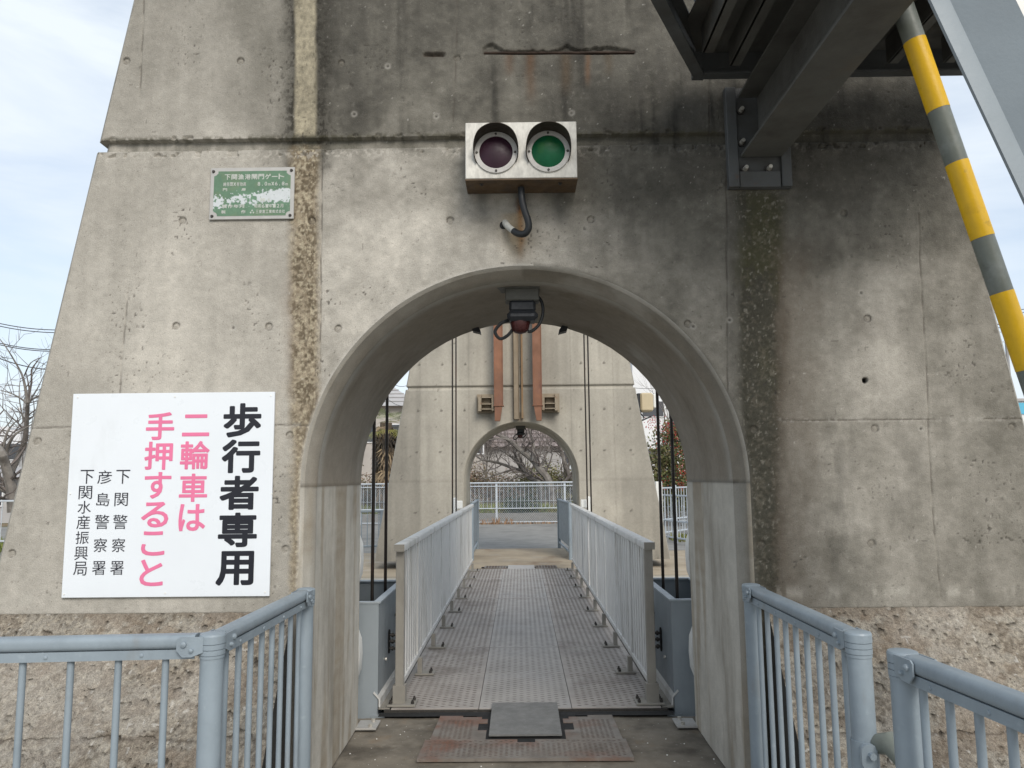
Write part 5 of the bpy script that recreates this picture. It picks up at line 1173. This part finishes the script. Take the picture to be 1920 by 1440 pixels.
for i in range(90):
    az = g.random()*6.28; z = g.uniform(1.0, 3.8); dr = np.array([math.cos(az), math.sin(az), -1.6]); c = np.array([math.cos(az)*.26, math.sin(az)*.26, z]); frond(c, dr, g.uniform(.35, .6), .4, [(.15, .11, .07), (.05, .04, .03), (.24, .18, .11), (.03, .03, .02)][i % 4], .04, 9)  # near-black blades paint the shaded gaps among dead fronds
mesh_np('dead_fronds_gap_shade', V, Fq, M_leaf, pm, np.array(C_l), smooth=False)
BR = [(.115, .075, .045), (.09, .085, .035), (.14, .10, .07), (.07, .07, .03)]
OLV = [(.085, .095, .035), (.055, .07, .025), (.12, .12, .05), (.10, .085, .045)]
GRN = [(.055, .085, .022), (.09, .125, .03), (.13, .16, .04), (.04, .06, .02)]
blob_foliage('brown_hedge', 'brown half-withered hedge behind the far fence on the left', 'hedge', [(x, 34.2+.3*math.sin(x*3), 1.0+.25*math.sin(x*2.1), .75, .6, .9) for x in np.arange(-8.5, .2, .8)], 26000, .05, [(.24, .16, .11), (.18, .16, .08), (.28, .22, .15), (.15, .13, .075), (.28, .17, .11)], 51)
blob_foliage('olive_hedge', 'olive-green bramble thicket behind the far fence', 'hedge', [(x, 34.0, 1.0+.3*math.sin(x*1.7), .75, .6, .9) for x in np.arange(.4, 4.2, .8)], 15000, .05, [(.19, .20, .09), (.15, .16, .075), (.24, .21, .11), (.20, .17, .10)], 52)
blob_foliage('dark_shrub', 'dark green low shrub just behind the far fence', 'shrub', [(-.2, 30.6, .35, .55, .4, .55), (.35, 30.8, .25, .5, .4, .45)], 2600, .05, [(.02, .045, .02), (.035, .06, .03)], 53)
blob_foliage('berry_shrub', 'green shrub full of red berries right of the far tower', 'shrub', [(5.0, 27.0, 2.1, .75, .6, .9), (5.5, 27.4, 3.0, .7, .6, .7), (4.7, 27.3, 1.2, .7, .6, .9), (5.4, 26.8, 1.0, .8, .6, .8), (6.2, 27.3, 2.2, .8, .6, 1.1)], 9000, .055, [(.11, .12, .045), (.08, .095, .035), (.15, .14, .06), (.13, .10, .055)], 54)
g = np.random.default_rng(9)                                      # berry clusters join that shrub
sh = [o for o in COL.objects if o.name.startswith('berry_shrub')][0]
V, Fq = [], []; bs = np.array(sh.location)
for (x, y, z, n) in ((4.60, 26.5, 3.35, 120), (5.20, 26.6, 3.2, 130), (5.00, 26.5, 2.75, 60), (5.55, 26.4, 1.75, 70), (5.30, 26.4, 1.25, 110), (4.60, 26.5, 1.2, 70), (5.50, 26.4, 2.4, 60), (5.75, 26.5, 1.1, 60)):
    for _ in range(int(n*.6)):
        c = np.array([x, y, z])+g.normal(size=3)*np.array([.20, .15, .13])-bs; r_ = .021
        o = len(V); V.extend([c+np.array(q)*r_ for q in ((1, 0, 0), (-1, 0, 0), (0, 1, 0), (0, -1, 0), (0, 0, 1), (0, 0, -1))]); Fq.extend([(o+a, o+c_, o+e_) for a, c_, e_ in ((0, 2, 4), (2, 1, 4), (1, 3, 4), (3, 0, 4), (2, 0, 5), (1, 2, 5), (3, 1, 5), (0, 3, 5))])
be = mesh_np('red_berries', V, Fq, M('red_berry', (.42, .025, .03), .4, var=.2, bump=0), sh); be['kind'] = 'stuff'
blob_foliage('brown_hedge', 'dark brushwood below the palm left of the far tower', 'hedge', [(x, 32.0, .7, .6, .5, .8) for x in np.arange(-8.2, -4.2, .6)], 6500, .05, BR+OLV[:2], 55)
blob_foliage('olive_hedge', 'brown-green bush behind the red-berried shrub', 'hedge', [(x, 30.5, 1.4, .9, .6, 1.3) for x in np.arange(4.9, 9.5, .9)], 9000, .055, OLV+BR[:2], 56)
# weeds and grass along the fence
def tufts(name, rng_x, rng_y, n, hgt, cols, seed, mat=M_leaf, z0=0.):
    g = np.random.default_rng(seed); x = g.uniform(*rng_x, n); y = g.uniform(*rng_y, n); a = g.random(n)*6.28; h = hgt*(.4+.9*g.random(n)); ln = h*g.uniform(.2, .9, n); w_ = .012
    B = np.stack([x, y, np.full(n, ZFAR+.01+z0)], 1); T = B+np.stack([np.cos(a)*ln, np.sin(a)*ln, h], 1); Mm = (B+T)/2+np.stack([0*x, 0*x, h*.2], 1); S_ = np.stack([-np.sin(a), np.cos(a), 0*a], 1)*w_
    V = np.stack([B-S_, B+S_, Mm+S_*.8, Mm-S_*.8, T], 1).reshape(-1, 3); i = np.arange(n)[:, None]*5
    cc = np.array(cols); cv = cc[g.integers(len(cc), size=n)]*(.7+.6*g.random(n))[:, None]
    F3 = np.concatenate([i+np.array([[0, 1, 2]]), i+np.array([[0, 2, 3]]), i+np.array([[3, 2, 4]])])
    o = mesh_np(name, V, F3, mat, None, np.repeat(cv, 5, 0), smooth=False); o['kind'] = 'stuff'; return o
b = MB(); b.box((0, 32.2, ZFAR+.15), (24, 3.4, .34)); struct(b.build('bank', M_soil))
tufts('fence_grass', (-9, 9.5), (30.5, 33.0), 15000, .34, [(.20, .24, .04), (.13, .18, .035), (.28, .27, .07), (.20, .16, .07)], 61, z0=.3)
tufts('dry_weeds', (-2.6, 2.3), (28.75, 29.25), 420, .08, [(.33, .21, .12), (.26, .15, .08), (.38, .28, .18)], 62)
tufts('dry_weeds', (-1.5, -.3), (28.7, 29.3), 90, .22, [(.36, .22, .13), (.30, .18, .10)], 63)
tufts('roadside_grass', (-14, -5.0), (19.0, 20.6), 1800, .12, [(.16, .20, .03), (.10, .15, .03)], 64)
tufts('roadside_grass', (4.0, 5.6), (20.4, 21.6), 700, .16, [(.20, .19, .06), (.12, .14, .03)], 65)
tufts('bank_grass', (-19, -9), (18.6, 21.5), 5000, .22, [(.11, .15, .03), (.17, .18, .05)], 66)
b = MB(); b.box((0, 30.3, ZFAR+.15), (24, .35, .40)); tag(b.build('low_wall', M('grey_low_wall', (.28, .27, .25), .9, bump=.3)), 'low grey concrete kerb wall behind the mesh fence', 'wall')

# ---- houses and works behind
M_plas = M('beige_render_wall', (.40, .37, .34), .85, var=.1, vscale=.8, dirt=[((.26, .24, .22), .6, .4, .55)], bump=.1)
M_plas2 = M('grey_render_wall', (.38, .37, .365), .85, var=.1, vscale=.8, bump=.1)
M_roof = M('brown_roof_tile', (.23, .19, .18), .75, var=.2, vscale=3, dirt=[((.26, .22, .21), .5, 2, .55)], bump=.2)
M_win = M('dark_window_glass', (.05, .055, .065), .12, var=.1, bump=0, spec=.6)
M_wht = M('white_metal_wall', (.68, .69, .70), .6, var=.05, vscale=.5, bump=.03)
M_cyan = M('cyan_band_paint', (.10, .42, .60), .5, var=.05, bump=.02)
def house(label, x0, x1, y, dep, ze, zr, wm, rm, wins, hip=True, name='house', extra=None):
    t = thing(name, label, 'house', ((x0+x1)/2, y, ZFAR)); cx, cy = (x0+x1)/2, y; W2 = (x1-x0)/2
    b = MB(); b.box((0, dep/2, ze/2), (x1-x0, dep, ze)); wl = b.build('wall', wm, t)
    if zr > ze:
        o = .5; i_ = min(W2, dep/2)*.9 if hip else 0
        b = MB(); b.add([(-W2-o, -o, ze), (W2+o, -o, ze), (W2+o, dep+o, ze), (-W2-o, dep+o, ze), (-W2+i_, dep/2, zr), (W2-i_, dep/2, zr)], [(0, 1, 5, 4), (2, 3, 4, 5), (1, 2, 5), (3, 0, 4), (3, 2, 1, 0)]); rf = b.build('roof', rm, t)
        n = int((zr-ze)/.28)
        for k in range(1, n):                                    # courses of tiles as shallow steps
            f = k/n; xa = -W2-o+(i_+o)*f; xb = W2+o-(i_+o)*f; m_ = MB(); m_.box(((xa+xb)/2, -o+(dep/2+o)*f-.02, ze+(zr-ze)*f+.03), (xb-xa, .10, .05)); m_.build('tile_course', rm, rf)
    for (a, c, w_, h_) in wins:
        b = MB(); b.box((a, -.02, c), (w_+.12, .10, h_+.12)); fr_ = b.build('window', M_wht, t); b = MB(); b.box((a, -.06, c), (w_, .05, h_)); b.build('pane', M_win, fr_)
    return t
hx = lambda u, y: float(P(u, 850, y)[0])
house('beige rendered house with brown hipped roof behind the bare cherry trees', hx(890, 48), hx(1068, 48), 48, 8, 3.6, 5.9, M_plas2, M_roof, [(2.9, 2.9, .9, .7)])
house('pale low house with windows left of the brown-roofed house', hx(820, 44), hx(905, 44), 44, 6, 4.2, 4.9, M_plas, M_plas2, [(.9, 3.4, .8, .6)], False)
house('white two-storey building behind the tower on the right', hx(1190, 52), hx(1330, 52), 52, 9, 9.6, 9.6, M_wht, M_wht, [(-1.2, 6.2, 1.4, 1.0), (1.4, 6.2, 1.4, 1.0), (-1.2, 3.0, 1.4, 1.0)], name='white_building')
house('grey roofed house behind the palm at left', hx(650, 46), hx(775, 46), 46, 7, 6.0, 7.6, M_plas, M_plas2, [(1.0, 4.4, 1.2, 1.0), (-1.0, 4.4, 1.2, 1.0)])
house('white house with dark windows at the far left edge', hx(-60, 40), hx(62, 40), 40, 7, 4.6, 4.6, M_wht, M_wht, [(-.5, 3.3, 1.3, .8), (.9, 3.3, 1.3, .8)], name='white_building')
house('grey shed with dark openings at the far left edge', hx(-40, 33), hx(70, 33), 33, 4, 1.9, 2.4, M_plas2, M_plas2, [(.9, 1.1, 1.1, .7), (-.6, 1.1, 1.0, .7)], False, name='shed')
t = thing('warehouse', 'long white warehouse with cyan band at the far right edge', 'warehouse', (hx(1990, 90), 90, ZFAR))
b = MB(); b.box((0, 8, 5.0), (26, 16, 10)); b.build('wall', M_wht, t); b = MB(); b.box((0, -.06, 9.1), (26.1, .14, 1.3)); b.build('cyan_band', M_cyan, t); b = MB(); b.box((0, 8, 10.1), (26.6, 16.6, .3)); b.build('roof', M_plas2, t)
# utility poles and wires
M_pl = M('grey_concrete_pole', (.30, .30, .30), .8, var=.08)
def upole(u, y, h, label):
    t = thing('utility_pole', label, 'utility pole', (hx(u, y), y, ZFAR)); b = MB(); b.cyl((0, 0, 0), (0, 0, h), .17, 10, .11); b.build('pole_shaft', M_pl, t)
    for z, w_ in ((h-.3, 1.7), (h-1.0, 1.5), (h-1.8, 1.2)):
        b = MB(); b.box((0, -.12, z), (w_, .08, .08)); ca = b.build('crossarm', M_galv, t)
        for xx in (-w_*.42, -w_*.15, w_*.15, w_*.42): b = MB(); b.cyl((xx, -.12, z+.04), (xx, -.12, z+.20), .05, 6); b.build('insulator', M_wht, ca)
    b = MB(); b.cyl((.35, -.1, h-2.7), (.35, -.1, h-1.95), .22, 10); b.build('transformer', M_galv, t); return t
upole(1905, 62, 14.0, 'utility pole crowded with crossarms at the far right edge')
upole(43, 36, 6.0, 'grey utility pole beyond the cherry tree at the left edge')
M_wire = M('black_cable', (.05, .05, .055), .6, var=0, bump=0)
def wire_(label, a, c, ya, yc, r=.034, sag=.5):
    p, q = Vector(P(*a, ya)), Vector(P(*c, yc)); ex = (q-p); p2, q2 = p-ex*.6, q+ex*.6; n = 14; b = MB()
    b.tube([p2+(q2-p2)*k/n+Vector((0, 0, -sag*4*(k/n)*(1-k/n)+sag*.9)) for k in range(n+1)], r, 5); tag(b.build('power_line', M_wire), label, 'cable', 'overhead wires behind the towers')
wire_('topmost overhead wire at the left edge', (0, 608), (102, 620), 55, 56); wire_('second overhead wire at the left edge, close under the first', (0, 613), (102, 625), 55.6, 56.6)
wire_('third overhead wire at the left edge', (0, 645), (95, 657), 54, 55); wire_('fourth overhead wire at the left edge', (0, 648), (95, 660), 54.5, 55.5)
wire_('steep overhead wire crossing the bare cherry tree', (0, 674), (85, 694), 48, 49); wire_('low level wire behind the bare cherry tree', (0, 722), (80, 722), 60, 60, .014)
wire_('topmost overhead wire at the right edge', (1850, 580), (1920, 581), 70, 70); wire_('second overhead wire at the right edge', (1850, 586), (1920, 587), 70.6, 70.6)
wire_('third overhead wire at the right edge', (1860, 608), (1920, 609), 72, 72); wire_('fourth overhead wire at the right edge', (1860, 614), (1920, 615), 72.6, 72.6)
wire_('overhead wire seen over the palm', (738, 722), (765, 724), 42, 42, .014); wire_('overhead wire behind the floodlight', (1180, 728), (1260, 726), 44, 44, .014)
wire_('lower overhead wire above the palm', (735, 756), (765, 762), 43, 43, .014)
bpy.data.objects.remove(_to); bpy.data.curves.remove(_tc)
